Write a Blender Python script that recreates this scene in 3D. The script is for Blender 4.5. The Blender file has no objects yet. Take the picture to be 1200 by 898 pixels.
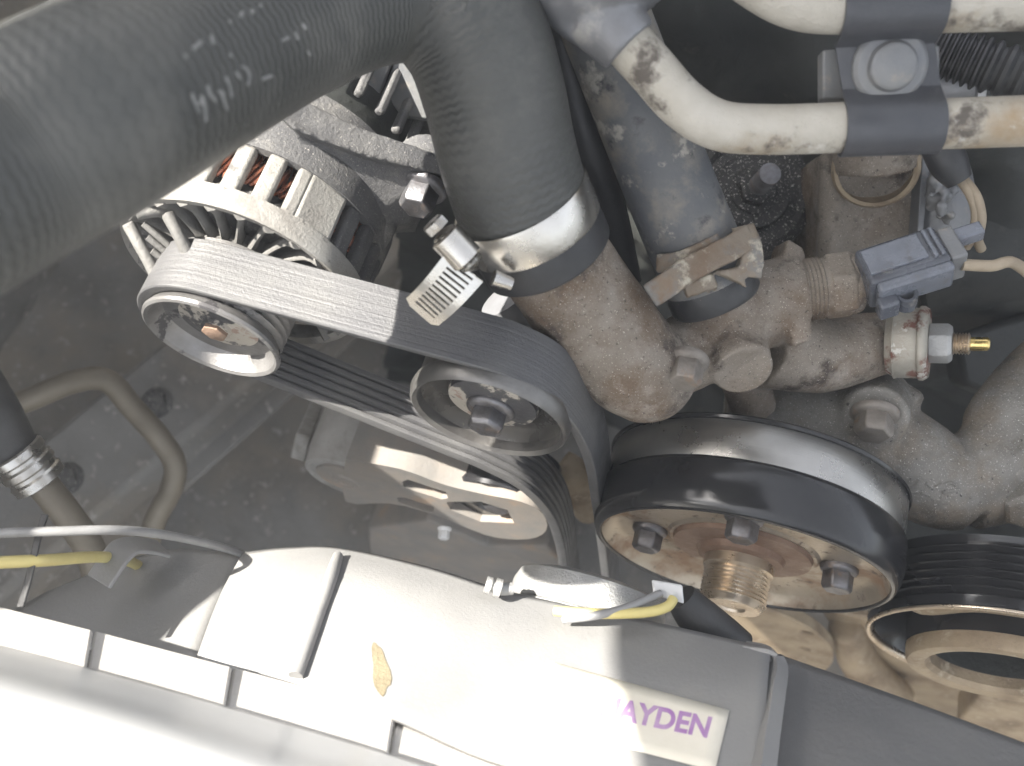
import bpy, bmesh, math, random
from mathutils import Vector, Matrix, noise
from mathutils.bvhtree import BVHTree
random.seed(7)
R = math.radians
S = bpy.context.scene
COL = S.collection

# ------------------------------------------------------------------ camera
# world: X = engine right, Y = towards the firewall (crank axis), Z = up
FPX = 1129.0                                   # focal length for a 1200 px wide frame
CAM = Vector((0, 0, 1.35))
RIGHT = Vector((.9563, .2628, .1282)); UP = Vector((-.2924, .8595, .4192)); BACK = Vector((0, -.4384, .8988))
rot = Matrix((RIGHT, UP, BACK)).transposed()
cd = bpy.data.cameras.new('camera'); cam = bpy.data.objects.new('camera', cd); COL.objects.link(cam)
cam.matrix_world = Matrix.Translation(CAM) @ rot.to_4x4()
cd.sensor_width = 36; cd.lens = 36 * FPX / 1200; cd.clip_start = .01; cd.clip_end = 200
cd.dof.use_dof = True; cd.dof.focus_distance = .375; cd.dof.aperture_fstop = 9.5
S.camera = cam

# ------------------------------------------------------------------ sky, sun, exposure
SUN = Vector((-.6628, -.1592, .7316)).normalized()
W = bpy.data.worlds.new('World'); S.world = W; W.use_nodes = True
wn = W.node_tree.nodes; sky = wn.new('ShaderNodeTexSky'); sky.sky_type = 'NISHITA'; sky.sun_disc = False
sky.sun_elevation = math.asin(SUN.z); sky.sun_rotation = math.atan2(SUN.x, SUN.y)
sky.dust_density = 4
hs_ = wn.new('ShaderNodeHueSaturation'); hs_.inputs['Saturation'].default_value = .35
W.node_tree.links.new(sky.outputs[0], hs_.inputs['Color']); W.node_tree.links.new(hs_.outputs[0], wn['Background'].inputs[0]); wn['Background'].inputs[1].default_value = .10
sd = bpy.data.lights.new('sun', 'SUN'); sd.energy = 5; sd.angle = R(.53); sd.color = (1, .95, .87)
so = bpy.data.objects.new('sun', sd); COL.objects.link(so); so.rotation_euler = SUN.to_track_quat('Z', 'Y').to_euler()
so.location = (0, 0, 3)
vs = S.view_settings; vs.view_transform = 'Standard'; vs.look = 'None'; vs.exposure = 2.3; vs.gamma = 1; vs.use_curve_mapping = False
S.cycles.use_denoising = True
S.cycles.max_bounces = 8

# ------------------------------------------------------------------ helpers
def P(px, py, d):
    return CAM + RIGHT * ((px - 600) / FPX * d) + UP * (-(py - 449) / FPX * d) - BACK * d
def ray(px, py):
    return (P(px, py, 1) - CAM).normalized()
def on_y(px, py, y):                            # where the sight line meets the plane Y = y
    r = ray(px, py); return CAM + r * ((y - CAM.y) / r.y)
def px2m(px, d): return px * d / FPX
X, Y, Z = Vector((1, 0, 0)), Vector((0, 1, 0)), Vector((0, 0, 1))
FRONT = -Y

def catmull(pts, n):
    out = []; m = len(pts)
    for i in range(m - 1):
        p0 = pts[max(i - 1, 0)]; p1 = pts[i]; p2 = pts[i + 1]; p3 = pts[min(i + 2, m - 1)]
        for k in range(n):
            t = k / n; t2 = t * t; t3 = t2 * t
            out.append(tuple(.5 * ((2 * b) + (-a + c) * t + (2 * a - 5 * b + 4 * c - e) * t2 + (-a + 3 * b - 3 * c + e) * t3)
                             for a, b, c, e in zip(p0, p1, p2, p3)))
    out.append(tuple(pts[-1])); return out

class G:
    """one mesh under construction, in world coordinates"""
    def __init__(s): s.bm = bmesh.new(); s.uv = s.bm.loops.layers.uv.new('UVMap')
    def face(s, vs_, uvs=None):
        try: f = s.bm.faces.new(vs_)
        except ValueError: return None
        if uvs:
            for l, u in zip(f.loops, uvs): l[s.uv].uv = u
        return f
    def tube(s, pts, rad, seg=24, sub=6, cap=True, hint=None, flat=1.0):
        if not isinstance(rad, (list, tuple)): rad = [rad] * len(pts)
        q = [(*p, r) for p, r in zip(pts, rad)]
        q = catmull(q, sub) if sub > 1 and len(q) > 1 else q
        cs = [Vector(a[:3]) for a in q]; rs = [a[3] for a in q]
        t0 = (cs[1] - cs[0]).normalized()
        n = hint if hint else (BACK if abs(t0.dot(BACK)) < .9 else UP)
        L = 0; rings = []; vv = []
        for i, c in enumerate(cs):
            t = (cs[min(i + 1, len(cs) - 1)] - cs[max(i - 1, 0)]).normalized()
            n = (n - t * n.dot(t)).normalized(); b = t.cross(n)
            if i: L += (c - cs[i - 1]).length
            vv.append(L)
            rings.append([s.bm.verts.new(c + (n * math.cos(a) * flat + b * math.sin(a)) * rs[i]) for a in [2 * math.pi * k / seg for k in range(seg)]])
        for i in range(len(rings) - 1):
            for k in range(seg):
                k2 = (k + 1) % seg
                s.face((rings[i][k], rings[i][k2], rings[i + 1][k2], rings[i + 1][k]),
                       ((k / seg, vv[i]), ((k + 1) / seg, vv[i]), ((k + 1) / seg, vv[i + 1]), (k / seg, vv[i + 1])))
        if cap: s.face(rings[0][::-1]); s.face(rings[-1])
        return s
    def lathe(s, o, axis, prof, seg=64, a0=0, a1=360, ref=None, cap=False):
        axis = axis.normalized(); ref = ref or (X if abs(axis.dot(X)) < .9 else Z)
        u = (ref - axis * ref.dot(axis)).normalized(); v = axis.cross(u)
        full = abs(a1 - a0 - 360) < 1e-6; n = seg if full else seg + 1
        rings = []
        for r, h in prof:
            if r < 1e-7: rings.append([s.bm.verts.new(o + axis * h)] * n)
            else: rings.append([s.bm.verts.new(o + axis * h + (u * math.cos(a) + v * math.sin(a)) * r) for a in [R(a0 + (a1 - a0) * k / seg) for k in range(n)]])
        for i in range(len(rings) - 1):
            A, B = rings[i], rings[i + 1]
            for k in range(seg):
                k2 = (k + 1) % n
                q = [A[k], A[k2], B[k2], B[k]]; q2 = []
                for w in q:
                    if w not in q2: q2.append(w)
                if len(q2) > 2: s.face(q2)
        for ring, rev in ((rings[0], 1), (rings[-1], 0)):
            if cap and full and len(set(ring)) > 2: s.face(ring[::-1] if rev else ring)
        return s
    def box(s, c, ax, ay, az):                  # half-axis vectors
        vs_ = [s.bm.verts.new(c + ax * i + ay * j + az * k) for i in (-1, 1) for j in (-1, 1) for k in (-1, 1)]
        for f in ((0, 1, 3, 2), (4, 6, 7, 5), (0, 4, 5, 1), (2, 3, 7, 6), (0, 2, 6, 4), (1, 5, 7, 3)): s.face([vs_[i] for i in f])
        return s
    def prism(s, pts, d):                       # outline pts (world) pushed along d
        a = [s.bm.verts.new(p) for p in pts]; b = [s.bm.verts.new(p + d) for p in pts]
        s.face(a[::-1]); s.face(b)
        for i in range(len(a)): s.face((a[i], a[(i + 1) % len(a)], b[(i + 1) % len(a)], b[i]))
        return s
    def hexa(s, o, axis, R_, h, spin=0):
        axis = axis.normalized(); ref = X if abs(axis.dot(X)) < .9 else Z
        ref = Matrix.Rotation(R(spin), 3, axis) @ ref
        s.lathe(o, axis, [(R_ * .97, 0), (R_, h * .08), (R_, h * .82), (R_ * .84, h)], 6, ref=ref, cap=True); return s
    def bolt(s, o, axis, R_, h, fl=1.45, spin=0):
        s.lathe(o, axis, [(R_ * fl, 0), (R_ * fl, h * .12), (R_ * fl * .93, h * .22), (R_ * .9, h * .3), (0, h * .3)], 32)
        s.hexa(o + axis.normalized() * h * .2, axis, R_, h * .8, spin); return s
    def sphere(s, c, r, sc=(1, 1, 1), seg=24):
        m = Matrix.Translation(c) @ Matrix.Diagonal((*sc, 1))
        bmesh.ops.create_uvsphere(s.bm, u_segments=seg, v_segments=seg // 2, radius=r, matrix=m); return s
    def patch(s, rows, nu=6, nv=6):             # smooth sheet through rows of points
        rows = [catmull([tuple(p) for p in r], nu) for r in rows]
        cols = [catmull([r[i] for r in rows], nv) for i in range(len(rows[0]))]
        vv = [[s.bm.verts.new(p) for p in c] for c in cols]
        for i in range(len(vv) - 1):
            for k in range(len(vv[0]) - 1):
                s.face((vv[i][k], vv[i + 1][k], vv[i + 1][k + 1], vv[i][k + 1]), ((i, k), (i + 1, k), (i + 1, k + 1), (i, k + 1)))
        return s

def root_of(o):
    while o.parent: o = o.parent
    return o
def tag(o, label, cat=None, group=None, kind=None):
    o['label'] = label
    if cat: o['category'] = cat
    if group: o['group'] = group
    if kind: o['kind'] = kind
    return o
def thing(name, at, label, cat, group=None):
    o = bpy.data.objects.new(name, None); COL.objects.link(o); o.location = at; o.empty_display_size = .02
    return tag(o, label, cat, group)
def finish_mesh(me, sharp):
    bm = bmesh.new(); bm.from_mesh(me)
    bmesh.ops.recalc_face_normals(bm, faces=bm.faces)
    for f in bm.faces: f.smooth = True
    for e in bm.edges:
        e.smooth = not (len(e.link_faces) == 2 and e.calc_face_angle(0) > R(sharp))
    bm.to_mesh(me); bm.free()
def make(name, g, mat, parent=None, sharp=38, bevel=0, solid=0, seg=2, offset=-1):
    at = root_of(parent).location.copy() if parent else None
    if at is None:
        n = len(g.bm.verts); at = sum((v.co for v in g.bm.verts), Vector()) / max(n, 1)
    bmesh.ops.translate(g.bm, verts=g.bm.verts, vec=-at)
    me = bpy.data.meshes.new(name); g.bm.to_mesh(me); g.bm.free()
    if solid == 0: finish_mesh(me, sharp)
    else:
        for p in me.polygons: p.use_smooth = True
    o = bpy.data.objects.new(name, me); COL.objects.link(o)
    if parent: o.parent = parent
    else: o.location = at
    me.materials.append(mat)
    if solid:
        m = o.modifiers.new('s', 'SOLIDIFY'); m.thickness = solid; m.offset = offset
    if bevel:
        m = o.modifiers.new('b', 'BEVEL'); m.width = bevel; m.segments = seg; m.limit_method = 'ANGLE'; m.angle_limit = R(35); m.harden_normals = False
    return o
def bake(o, sharp=40):
    dg = bpy.context.evaluated_depsgraph_get()
    me = bpy.data.meshes.new_from_object(o.evaluated_get(dg))
    old = o.data; o.modifiers.clear(); o.data = me; bpy.data.meshes.remove(old)
    finish_mesh(me, sharp); return o
TEX = {}
def clouds(sc):
    if sc not in TEX:
        t = bpy.data.textures.new('cast_grain', 'CLOUDS'); t.noise_scale = sc; t.noise_depth = 3; TEX[sc] = t
    return TEX[sc]
def cast(name, g, mat, parent=None, voxel=.0013, smooth=5, lump=.0008, lump_scale=.012):
    """fuse closed overlapping shapes into one casting with rounded fillets"""
    o = make(name, g, mat, parent)
    m = o.modifiers.new('r', 'REMESH'); m.mode = 'VOXEL'; m.voxel_size = voxel
    m = o.modifiers.new('sm', 'SMOOTH'); m.factor = .5; m.iterations = smooth
    if lump:
        m = o.modifiers.new('d', 'DISPLACE'); m.texture = clouds(lump_scale); m.strength = lump; m.mid_level = .5
    return bake(o, 75)
def cut(o, g):
    """carve the shapes in g out of mesh object o"""
    at = root_of(o).location
    bmesh.ops.translate(g.bm, verts=g.bm.verts, vec=-at)
    bmesh.ops.recalc_face_normals(g.bm, faces=g.bm.faces)
    me = bpy.data.meshes.new('cutter'); g.bm.to_mesh(me); g.bm.free()
    c = bpy.data.objects.new('cutter', me); COL.objects.link(c); c.location = at
    m = o.modifiers.new('c', 'BOOLEAN'); m.operation = 'DIFFERENCE'; m.object = c; m.solver = 'EXACT'
    bpy.context.view_layer.update(); bake(o)
    bpy.data.objects.remove(c); bpy.data.meshes.remove(me); return o
def hitter(o):
    dg = bpy.context.evaluated_depsgraph_get(); bpy.context.view_layer.update()
    ev = o.evaluated_get(dg); me = ev.to_mesh(); mw = o.matrix_world
    t = BVHTree.FromPolygons([mw @ v.co for v in me.vertices], [tuple(p.vertices) for p in me.polygons]); ev.to_mesh_clear()
    def f(px, py):
        h = t.ray_cast(CAM, ray(px, py)); n = h[1]
        if n is not None and n.dot(ray(px, py)) > 0: n = -n
        return h[0], n
    return f

# ------------------------------------------------------------------ materials
def M(name, c1, c2=None, rough=.5, metal=0., nscale=60, lo=.35, hi=.65, bump=.25, bscale=500, layers=(), rvar=.12, coat=0, extra=None, spec=.5):
    m = bpy.data.materials.new(name); m.use_nodes = True; nt = m.node_tree; N = nt.nodes; Lk = nt.links.new
    b = N['Principled BSDF']; tc = N.new('ShaderNodeTexCoord')
    def nz(scale, det=6, ro=.6):
        n = N.new('ShaderNodeTexNoise'); n.inputs['Scale'].default_value = scale; n.inputs['Detail'].default_value = det; n.inputs['Roughness'].default_value = ro
        Lk(tc.outputs['Object'], n.inputs['Vector']); return n.outputs['Fac']
    def ramp(v, a, c):
        r = N.new('ShaderNodeMapRange'); r.inputs[1].default_value = a; r.inputs[2].default_value = c; Lk(v, r.inputs[0]); return r.outputs[0]
    def mix(f, a, c):
        x = N.new('ShaderNodeMix'); x.data_type = 'RGBA'; Lk(f, x.inputs[0])
        for i, q in ((6, a), (7, c)):
            if isinstance(q, tuple): x.inputs[i].default_value = (*q, 1)
            else: Lk(q, x.inputs[i])
        return x.outputs[2]
    c2 = c2 or tuple(v * .7 for v in c1)
    col = mix(ramp(nz(nscale), lo, hi), c1, c2)
    rg = ramp(nz(nscale * 1.7), .3, .7); mr = N.new('ShaderNodeMapRange'); Lk(rg, mr.inputs[0])
    mr.inputs[3].default_value = max(rough - rvar, .03); mr.inputs[4].default_value = min(rough + rvar, 1); rgh = mr.outputs[0]
    mt = None
    for (c, sc, a, e, lr, lm) in layers:         # wear, rust and dust with outlines of their own
        f = ramp(nz(sc, 8, .65), a, e); col = mix(f, col, c)
        x = N.new('ShaderNodeMix'); Lk(f, x.inputs[0]); Lk(rgh, x.inputs[2]); x.inputs[3].default_value = lr; rgh = x.outputs[0]
        x = N.new('ShaderNodeMix'); Lk(f, x.inputs[0]); x.inputs[3].default_value = lm
        if mt: Lk(mt, x.inputs[2])
        else: x.inputs[2].default_value = metal
        mt = x.outputs[0]
    Lk(col, b.inputs['Base Color']); Lk(rgh, b.inputs['Roughness'])
    if mt: Lk(mt, b.inputs['Metallic'])
    else: b.inputs['Metallic'].default_value = metal
    b.inputs['Coat Weight'].default_value = coat; b.inputs['Coat Roughness'].default_value = .2; b.inputs['Specular IOR Level'].default_value = spec
    bp = N.new('ShaderNodeBump'); bp.inputs['Strength'].default_value = bump; bp.inputs['Distance'].default_value = .0009
    hgt = nz(bscale, 5, .7)
    if extra:
        h2 = extra(nt, tc); a = N.new('ShaderNodeMath'); a.operation = 'MULTIPLY_ADD'; Lk(h2, a.inputs[0]); a.inputs[1].default_value = 1.; Lk(hgt, a.inputs[2]); hgt = a.outputs[0]
    Lk(hgt, bp.inputs['Height']); Lk(bp.outputs[0], b.inputs['Normal'])
    return m
def zigzag(amp, pitch, teeth):                   # moulded fabric weave of a hose: height from its UVs
    def f(nt, tc):
        N = nt.nodes; Lk = nt.links.new
        s = N.new('ShaderNodeSeparateXYZ'); Lk(tc.outputs['UV'], s.inputs[0])
        def mth(op, a, b=None):
            n = N.new('ShaderNodeMath'); n.operation = op
            for i, v in enumerate((a, b)):
                if v is None: continue
                if isinstance(v, (int, float)): n.inputs[i].default_value = v
                else: Lk(v, n.inputs[i])
            return n.outputs[0]
        tri = mth('PINGPONG', mth('MULTIPLY', s.outputs[0], teeth), .5)
        nz = N.new('ShaderNodeTexNoise'); nz.inputs['Scale'].default_value = 25; Lk(tc.outputs['Object'], nz.inputs['Vector'])
        ph = mth('ADD', mth('MULTIPLY', s.outputs[1], 2 * math.pi / pitch), mth('ADD', mth('MULTIPLY', tri, 3.2), mth('MULTIPLY', nz.outputs['Fac'], 3)))
        fade = N.new('ShaderNodeMapRange'); Lk(nz.outputs['Fac'], fade.inputs[0]); fade.inputs[1].default_value = .3; fade.inputs[2].default_value = .6; fade.inputs[3].default_value = .35
        return mth('MULTIPLY', mth('MULTIPLY', mth('SINE', ph), amp), fade.outputs[0])
    return f
def streaks(amp, scale):                         # fine lines running along a belt
    def f(nt, tc):
        N = nt.nodes; Lk = nt.links.new
        mp = N.new('ShaderNodeMapping'); mp.inputs['Scale'].default_value = (12, scale, 12); Lk(tc.outputs['Object'], mp.inputs[0])
        n = N.new('ShaderNodeTexNoise'); n.inputs['Scale'].default_value = 1; n.inputs['Detail'].default_value = 5; Lk(mp.outputs[0], n.inputs['Vector'])
        a = N.new('ShaderNodeMath'); a.operation = 'MULTIPLY'; a.inputs[1].default_value = amp; Lk(n.outputs['Fac'], a.inputs[0]); return a.outputs[0]
    return f
DUST = (.30, .26, .21)
m_hose = M('hose_rubber', (.050, .052, .049), (.085, .085, .078), .36, nscale=18, bump=.5, bscale=900, extra=zigzag(.42, .0027, 34), layers=(((.13, .127, .115), 30, .50, .72, .75, 0),))
m_hosegrey = M('grey_hose_rubber', (.085, .09, .098), (.13, .13, .125), .6, nscale=35, bump=.5, layers=(((.24, .215, .175), 38, .48, .66, .85, 0), ((.045, .045, .05), 70, .56, .66, .7, 0), ((.33, .31, .27), 90, .58, .66, .85, 0)))
m_rubber = M('black_rubber', (.018, .018, .02), (.035, .035, .035), .5, nscale=50)
m_belt = M('belt_back', (.075, .075, .078), (.10, .099, .097), .5, nscale=40, bump=.4, bscale=900, extra=streaks(1.2, 900), spec=.7)
m_alu = M('cast_aluminium', (.40, .37, .32), (.27, .23, .18), .5, .45, nscale=40, bump=.5, bscale=900, layers=(((.20, .14, .085), 30, .53, .72, .75, .05), ((.46, .42, .36), 220, .63, .72, .6, .2)))
m_alub = M('brown_stained_aluminium', (.20, .17, .135), (.265, .23, .19), .6, .15, nscale=70, bump=.9, bscale=600, layers=(((.14, .098, .065), 22, .46, .60, .85, 0), ((.065, .05, .04), 60, .55, .66, .9, 0), ((.36, .32, .27), 40, .58, .76, .7, .1), ((.05, .042, .035), 700, .60, .68, .8, 0), ((.60, .55, .47), 1500, .60, .68, .5, .2)))
m_alug = M('grey_cast_aluminium', (.235, .225, .203), (.155, .145, .128), .55, .25, nscale=60, bump=1, bscale=650, layers=(((.19, .155, .115), 24, .46, .62, .85, 0), ((.10, .088, .072), 55, .55, .66, .85, 0), ((.70, .67, .62), 1500, .60, .67, .4, .4), ((.035, .032, .028), 420, .63, .68, .8, 0)))
m_drum = M('rust_spotted_zinc', (.40, .375, .32), (.30, .27, .22), .5, .45, nscale=80, bump=.6, bscale=600, layers=(((.15, .065, .045), 55, .50, .56, .85, 0), ((.52, .50, .45), 160, .58, .64, .5, .4)))
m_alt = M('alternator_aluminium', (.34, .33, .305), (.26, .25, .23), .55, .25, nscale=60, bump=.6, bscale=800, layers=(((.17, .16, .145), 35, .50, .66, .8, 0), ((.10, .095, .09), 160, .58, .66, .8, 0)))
m_altmid = M('dull_alternator_aluminium', (.19, .185, .175), (.13, .127, .12), .65, .2, nscale=60, bump=.6, bscale=700)  # darker copy of the alternator metal; rim shade on the spokes put into colour
m_case = M('grey_tensioner_casting', (.30, .295, .285), (.22, .215, .20), .7, .1, nscale=50, bump=.8, bscale=600, layers=(((.15, .14, .125), 40, .52, .68, .8, 0),))
m_altdark = M('shade_dark_aluminium', (.075, .075, .078), (.12, .118, .115), .7, .1, nscale=50, bump=.8, bscale=700, layers=(((.22, .21, .19), 45, .54, .70, .8, .05), ((.36, .34, .31), 1300, .60, .68, .8, .1)))  # darker alternator metal; shade on its right side and arm put into colour
m_steel = M('bare_steel', (.55, .54, .51), (.42, .40, .37), .28, 1, nscale=50, bump=.12, bscale=700, layers=(((.30, .24, .17), 60, .60, .75, .6, .5),))
m_stain = M('stainless_band', (.62, .60, .56), (.54, .51, .46), .24, 1, nscale=60, bump=.1, bscale=800)
m_bolt = M('dull_bolt_steel', (.22, .22, .23), (.13, .12, .12), .42, .8, nscale=140, bump=.3, bscale=900, layers=(((.24, .17, .12), 130, .58, .7, .8, .1),))
m_bolta = M('pale_bolt', (.27, .245, .215), (.17, .15, .13), .5, .4, nscale=120, bump=.4, bscale=900, layers=(((.26, .17, .11), 110, .56, .7, .8, .1),))
m_black = M('black_painted_steel', (.014, .014, .016), (.024, .024, .024), .17, .0, nscale=30, bump=.03, bscale=900, coat=.0, rvar=.05)
m_track = M('worn_belt_track', (.40, .39, .37), (.30, .29, .27), .3, .9, nscale=25, bump=.14, bscale=900, rvar=.05, extra=streaks(1.0, 1500))
m_dish = M('tan_plated_steel', (.44, .385, .31), (.34, .285, .215), .36, .7, nscale=35, bump=.2, bscale=600, layers=(((.24, .15, .09), 40, .50, .66, .7, .2), ((.10, .07, .05), 130, .57, .66, .7, .1)))
m_rust = M('rusty_steel', (.20, .125, .085), (.27, .19, .14), .65, .3, nscale=90, bump=.5, bscale=700, layers=(((.36, .29, .21), 60, .6, .7, .6, .5),))
m_thread = M('pale_threaded_steel', (.60, .52, .42), (.45, .36, .26), .32, .9, nscale=90, bump=.2)
m_pulley = M('worn_pulley', (.26, .255, .25), (.17, .165, .16), .4, .6, nscale=60, bump=.3, layers=(((.05, .048, .05), 70, .56, .60, .6, .1),))
m_idler = M('idler_grey_steel', (.20, .195, .185), (.13, .125, .12), .38, .7, nscale=60, bump=.2)
m_idlerd = M('idler_dish_black', (.04, .039, .038), (.07, .066, .06), .3, .3, nscale=40, bump=.15, layers=(((.34, .29, .22), 55, .66, .72, .6, .2),))
m_flake = M('flaking_disc', (.05, .05, .055), (.07, .068, .066), .5, .1, nscale=60, bump=.4, layers=(((.42, .39, .34), 60, .50, .53, .65, .3), ((.30, .22, .18), 60, .60, .64, .7, .2)))
m_copper = M('copper_winding', (.55, .24, .16), (.36, .13, .08), .3, .9, nscale=200, bump=.1)
m_pipe = M('weathered_pipe', (.50, .47, .41), (.40, .37, .31), .58, .15, nscale=55, bump=.7, bscale=600, layers=(((.30, .215, .12), 24, .52, .74, .6, 0), ((.10, .085, .07), 60, .56, .66, .7, 0), ((.60, .58, .53), 90, .62, .74, .5, 0)))
m_pipedull = M('tan_refrigerant_pipe', (.19, .165, .125), (.14, .12, .09), .5, .3, nscale=40, bump=.2)
m_fit = M('grey_fitting', (.25, .255, .27), (.18, .18, .185), .42, .3, nscale=45, layers=(((.42, .40, .36), 40, .6, .75, .6, .2),))
m_strap = M('strap_plastic', (.045, .047, .054), (.06, .062, .068), .42, nscale=60, layers=(((.24, .235, .22), 60, .64, .78, .85, 0),))
m_plate = M('grey_plate', (.16, .165, .175), (.22, .22, .215), .55, .3, nscale=50, layers=(((.30, .27, .23), 120, .58, .72, .8, 0),))
m_conn2 = M('sky_sheen_plastic', (.15, .162, .19), (.11, .118, .135), .3, nscale=70, bump=.15, layers=(((.12, .12, .13), 150, .58, .66, .6, 0),))  # lighter copy of the plug plastic, sky reflection put into the colour
m_conn = M('blue_grey_plastic', (.095, .102, .12), (.06, .065, .075), .28, nscale=70, bump=.15, layers=(((.32, .30, .27), 140, .62, .75, .8, 0), ((.06, .06, .07), 110, .62, .7, .7, 0)))
m_dark = M('dark_metal', (.018, .020, .019), (.034, .036, .033), .6, .1, nscale=25, bump=.6, bscale=250, layers=(((.10, .095, .08), 60, .62, .8, .8, 0),))  # near-black metal with paler patches at random
m_gritty = M('gritty_dark_metal', (.03, .03, .03), (.06, .058, .055), .55, .2, nscale=120, bump=1, bscale=700, layers=(((.60, .57, .53), 900, .585, .63, .4, .6),))
m_shroud = M('shroud_plastic', (.20, .199, .197), (.24, .237, .23), .45, nscale=22, bump=.25, bscale=700, layers=(((.26, .25, .23), 30, .60, .85, .7, 0),))
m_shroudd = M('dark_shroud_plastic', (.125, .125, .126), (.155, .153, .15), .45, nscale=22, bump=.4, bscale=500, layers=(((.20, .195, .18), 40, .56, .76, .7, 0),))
m_header = M('silver_paint', (.60, .605, .605), (.54, .545, .545), .35, 0, nscale=20, bump=.05, coat=.4)
m_seal = M('pale_seal', (.62, .60, .57), (.52, .50, .47), .6, nscale=60, bump=.2, layers=(((.3, .25, .2), 80, .68, .78, .8, 0),))
m_zinc = M('zinc_can', (.45, .45, .44), (.36, .36, .35), .45, .5, nscale=60, bump=.8, bscale=900)
m_brass = M('brass', (.75, .58, .24), (.6, .45, .18), .25, 1, nscale=100, bump=.1)
m_yellow = M('yellow_wire', (.58, .50, .20), (.5, .42, .16), .4, nscale=60, bump=.1)
m_gwire = M('grey_wire', (.25, .25, .25), (.18, .18, .18), .45, nscale=60, bump=.2)
m_tan = M('dusty_tan_metal', (.36, .285, .19), (.25, .19, .125), .55, .3, nscale=35, bump=.7, bscale=500, layers=(((.15, .105, .065), 30, .48, .64, .8, 0), ((.42, .35, .25), 120, .56, .66, .6, .2)))
m_arm = M('grimy_arm', (.17, .163, .152), (.23, .20, .17), .85, .0, nscale=40, bump=.4, layers=(((.27, .20, .145), 40, .58, .68, .8, 0),))
m_mud = M('dried_mud', (.19, .165, .105), (.15, .125, .08), .9, nscale=90, bump=.8)
m_liner = M('dusty_liner', (.20, .194, .182), (.13, .124, .115), .95, nscale=14, bump=1, bscale=160, spec=.15, layers=(((.22, .19, .152), 6, .46, .66, .95, 0), ((.13, .122, .11), 14, .54, .74, .95, 0), ((.34, .32, .29), 110, .58, .70, .95, 0)))
m_label = M('cream_sticker', (.74, .70, .60), (.66, .62, .52), .5, nscale=40, bump=.1, layers=(((.4, .37, .3), 60, .68, .8, .8, 0),))
m_ink = M('purple_ink', (.34, .17, .40), (.46, .32, .48), .5, nscale=90, bump=.05)
m_chalk = M('pale_print', (.34, .335, .32), (.16, .16, .155), .7, nscale=200, bump=.1)
m_blocker = M('blocker_underside', (.10, .10, .10), (.13, .13, .13), .7, nscale=5)
m_wiretan = M('tan_wire', (.34, .28, .20), (.25, .2, .14), .6, nscale=90)
m_spring = M('rusted_spring_clamp', (.22, .19, .15), (.17, .12, .08), .55, .35, nscale=70, bump=.6, bscale=600, layers=(((.17, .165, .155), 42, .48, .56, .7, .2), ((.42, .38, .30), 90, .55, .63, .6, .2)))

# ------------------------------------------------------------------ the setting
BELT_Y = .1465                                   # front edge of the drive belt
g = G(); n = 40
def lumps(p, s, a): return noise.fractal(p * s, 1, 2, 4) * a
def ground(fn, nx, ny):
    vv = [[g.bm.verts.new(fn(i / nx, j / ny)) for j in range(ny + 1)] for i in range(nx + 1)]
    for i in range(nx):
        for j in range(ny): g.face((vv[i][j], vv[i + 1][j], vv[i + 1][j + 1], vv[i][j + 1]))
def floor_fn(u, v):
    p = Vector((-1.0 + 2.0 * u, -.6 + 1.6 * v, .62)); p.z += lumps(p, 6, .012); return p
ground(floor_fn, 70, 60)
tag(make('engine_bay_floor', g, m_liner, sharp=80), 'dusty grey splash tray deep below the engine', kind='structure')
g = G()
def wall_fn(u, v):
    p = Vector((-.375, -.5 + 1.2 * u, .60 + .665 * v)); p.x += lumps(p, 5, .012) - .02 * (1 - v); return p
ground(wall_fn, 50, 30)
tag(make('inner_fender', g, m_liner, solid=.004), 'dusty inner fender wall at the left of the bay', kind='structure')  # unseen wall set close in, its height chosen to shade the low parts
g = G()
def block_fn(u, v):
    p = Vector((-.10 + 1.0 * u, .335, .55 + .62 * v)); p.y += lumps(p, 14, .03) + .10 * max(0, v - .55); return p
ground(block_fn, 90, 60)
tag(make('engine_block_face', g, m_dark, sharp=80), 'dark engine face in the shadows behind the pulleys', kind='structure')
g = G()
def fire_fn(u, v):
    p = Vector((-1.0 + 2.0 * u, .75 + .1 * v, .55 + .9 * v)); p.y += lumps(p, 4, .03); return p
ground(fire_fn, 60, 40)
tag(make('firewall', g, m_liner, sharp=80), 'dim firewall at the back of the bay', kind='structure')
FRL = thing('frame_rail', P(200, 560, .68), 'dusty steel frame rail deep in the left gap', 'rail')
g = G(); ra, rb = P(20, 640, .66), P(420, 300, .74); rd = (rb - ra).normalized(); rs = rd.cross(Z).normalized(); ru = rs.cross(rd)
g.box((ra + rb) / 2, (rb - ra) * .8, rs * .034, ru * .03); make('beam', g, m_liner, FRL, bevel=.006, seg=3)
g = G(); g.box((ra + rb) / 2 + rs * .036 - ru * .01, (rb - ra) * .8, rs * .010, ru * .003); make('flange', g, m_liner, FRL, bevel=.001)
for t in (.18, .42, .66):
    g = G(); g.bolt(ra.lerp(rb, t) + ru * .030, ru, .008, .007, 1.4); make('bolt', g, m_gritty, FRL, bevel=.0005)
g = G(); g.tube([P(1070, 300, .52), P(1140, 285, .51), P(1280, 270, .49)], [.034, .036, .036], seg=36)
tag(make('intake_tube', g, m_dark), 'wide dark tube in the shadow right of the sensor plug', 'tube')
g = G(); g.tube([P(780, -40, .46), P(850, 40, .47), P(930, 70, .48), P(1000, 60, .49)], .009, seg=20)
tag(make('vapour_hose', g, m_rubber), 'dark hose in the recess above the white pipe bend', 'hose')
g = G(); g.prism([P(1120, 395, .50), P(1230, 360, .50), P(1240, 420, .50), P(1180, 470, .50), P(1130, 450, .50)], -BACK * .02)
tag(make('dark_bracket', g, m_dark, None, bevel=.003), 'dark bracket in the shadow behind the brass tipped sender', 'bracket')
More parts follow.
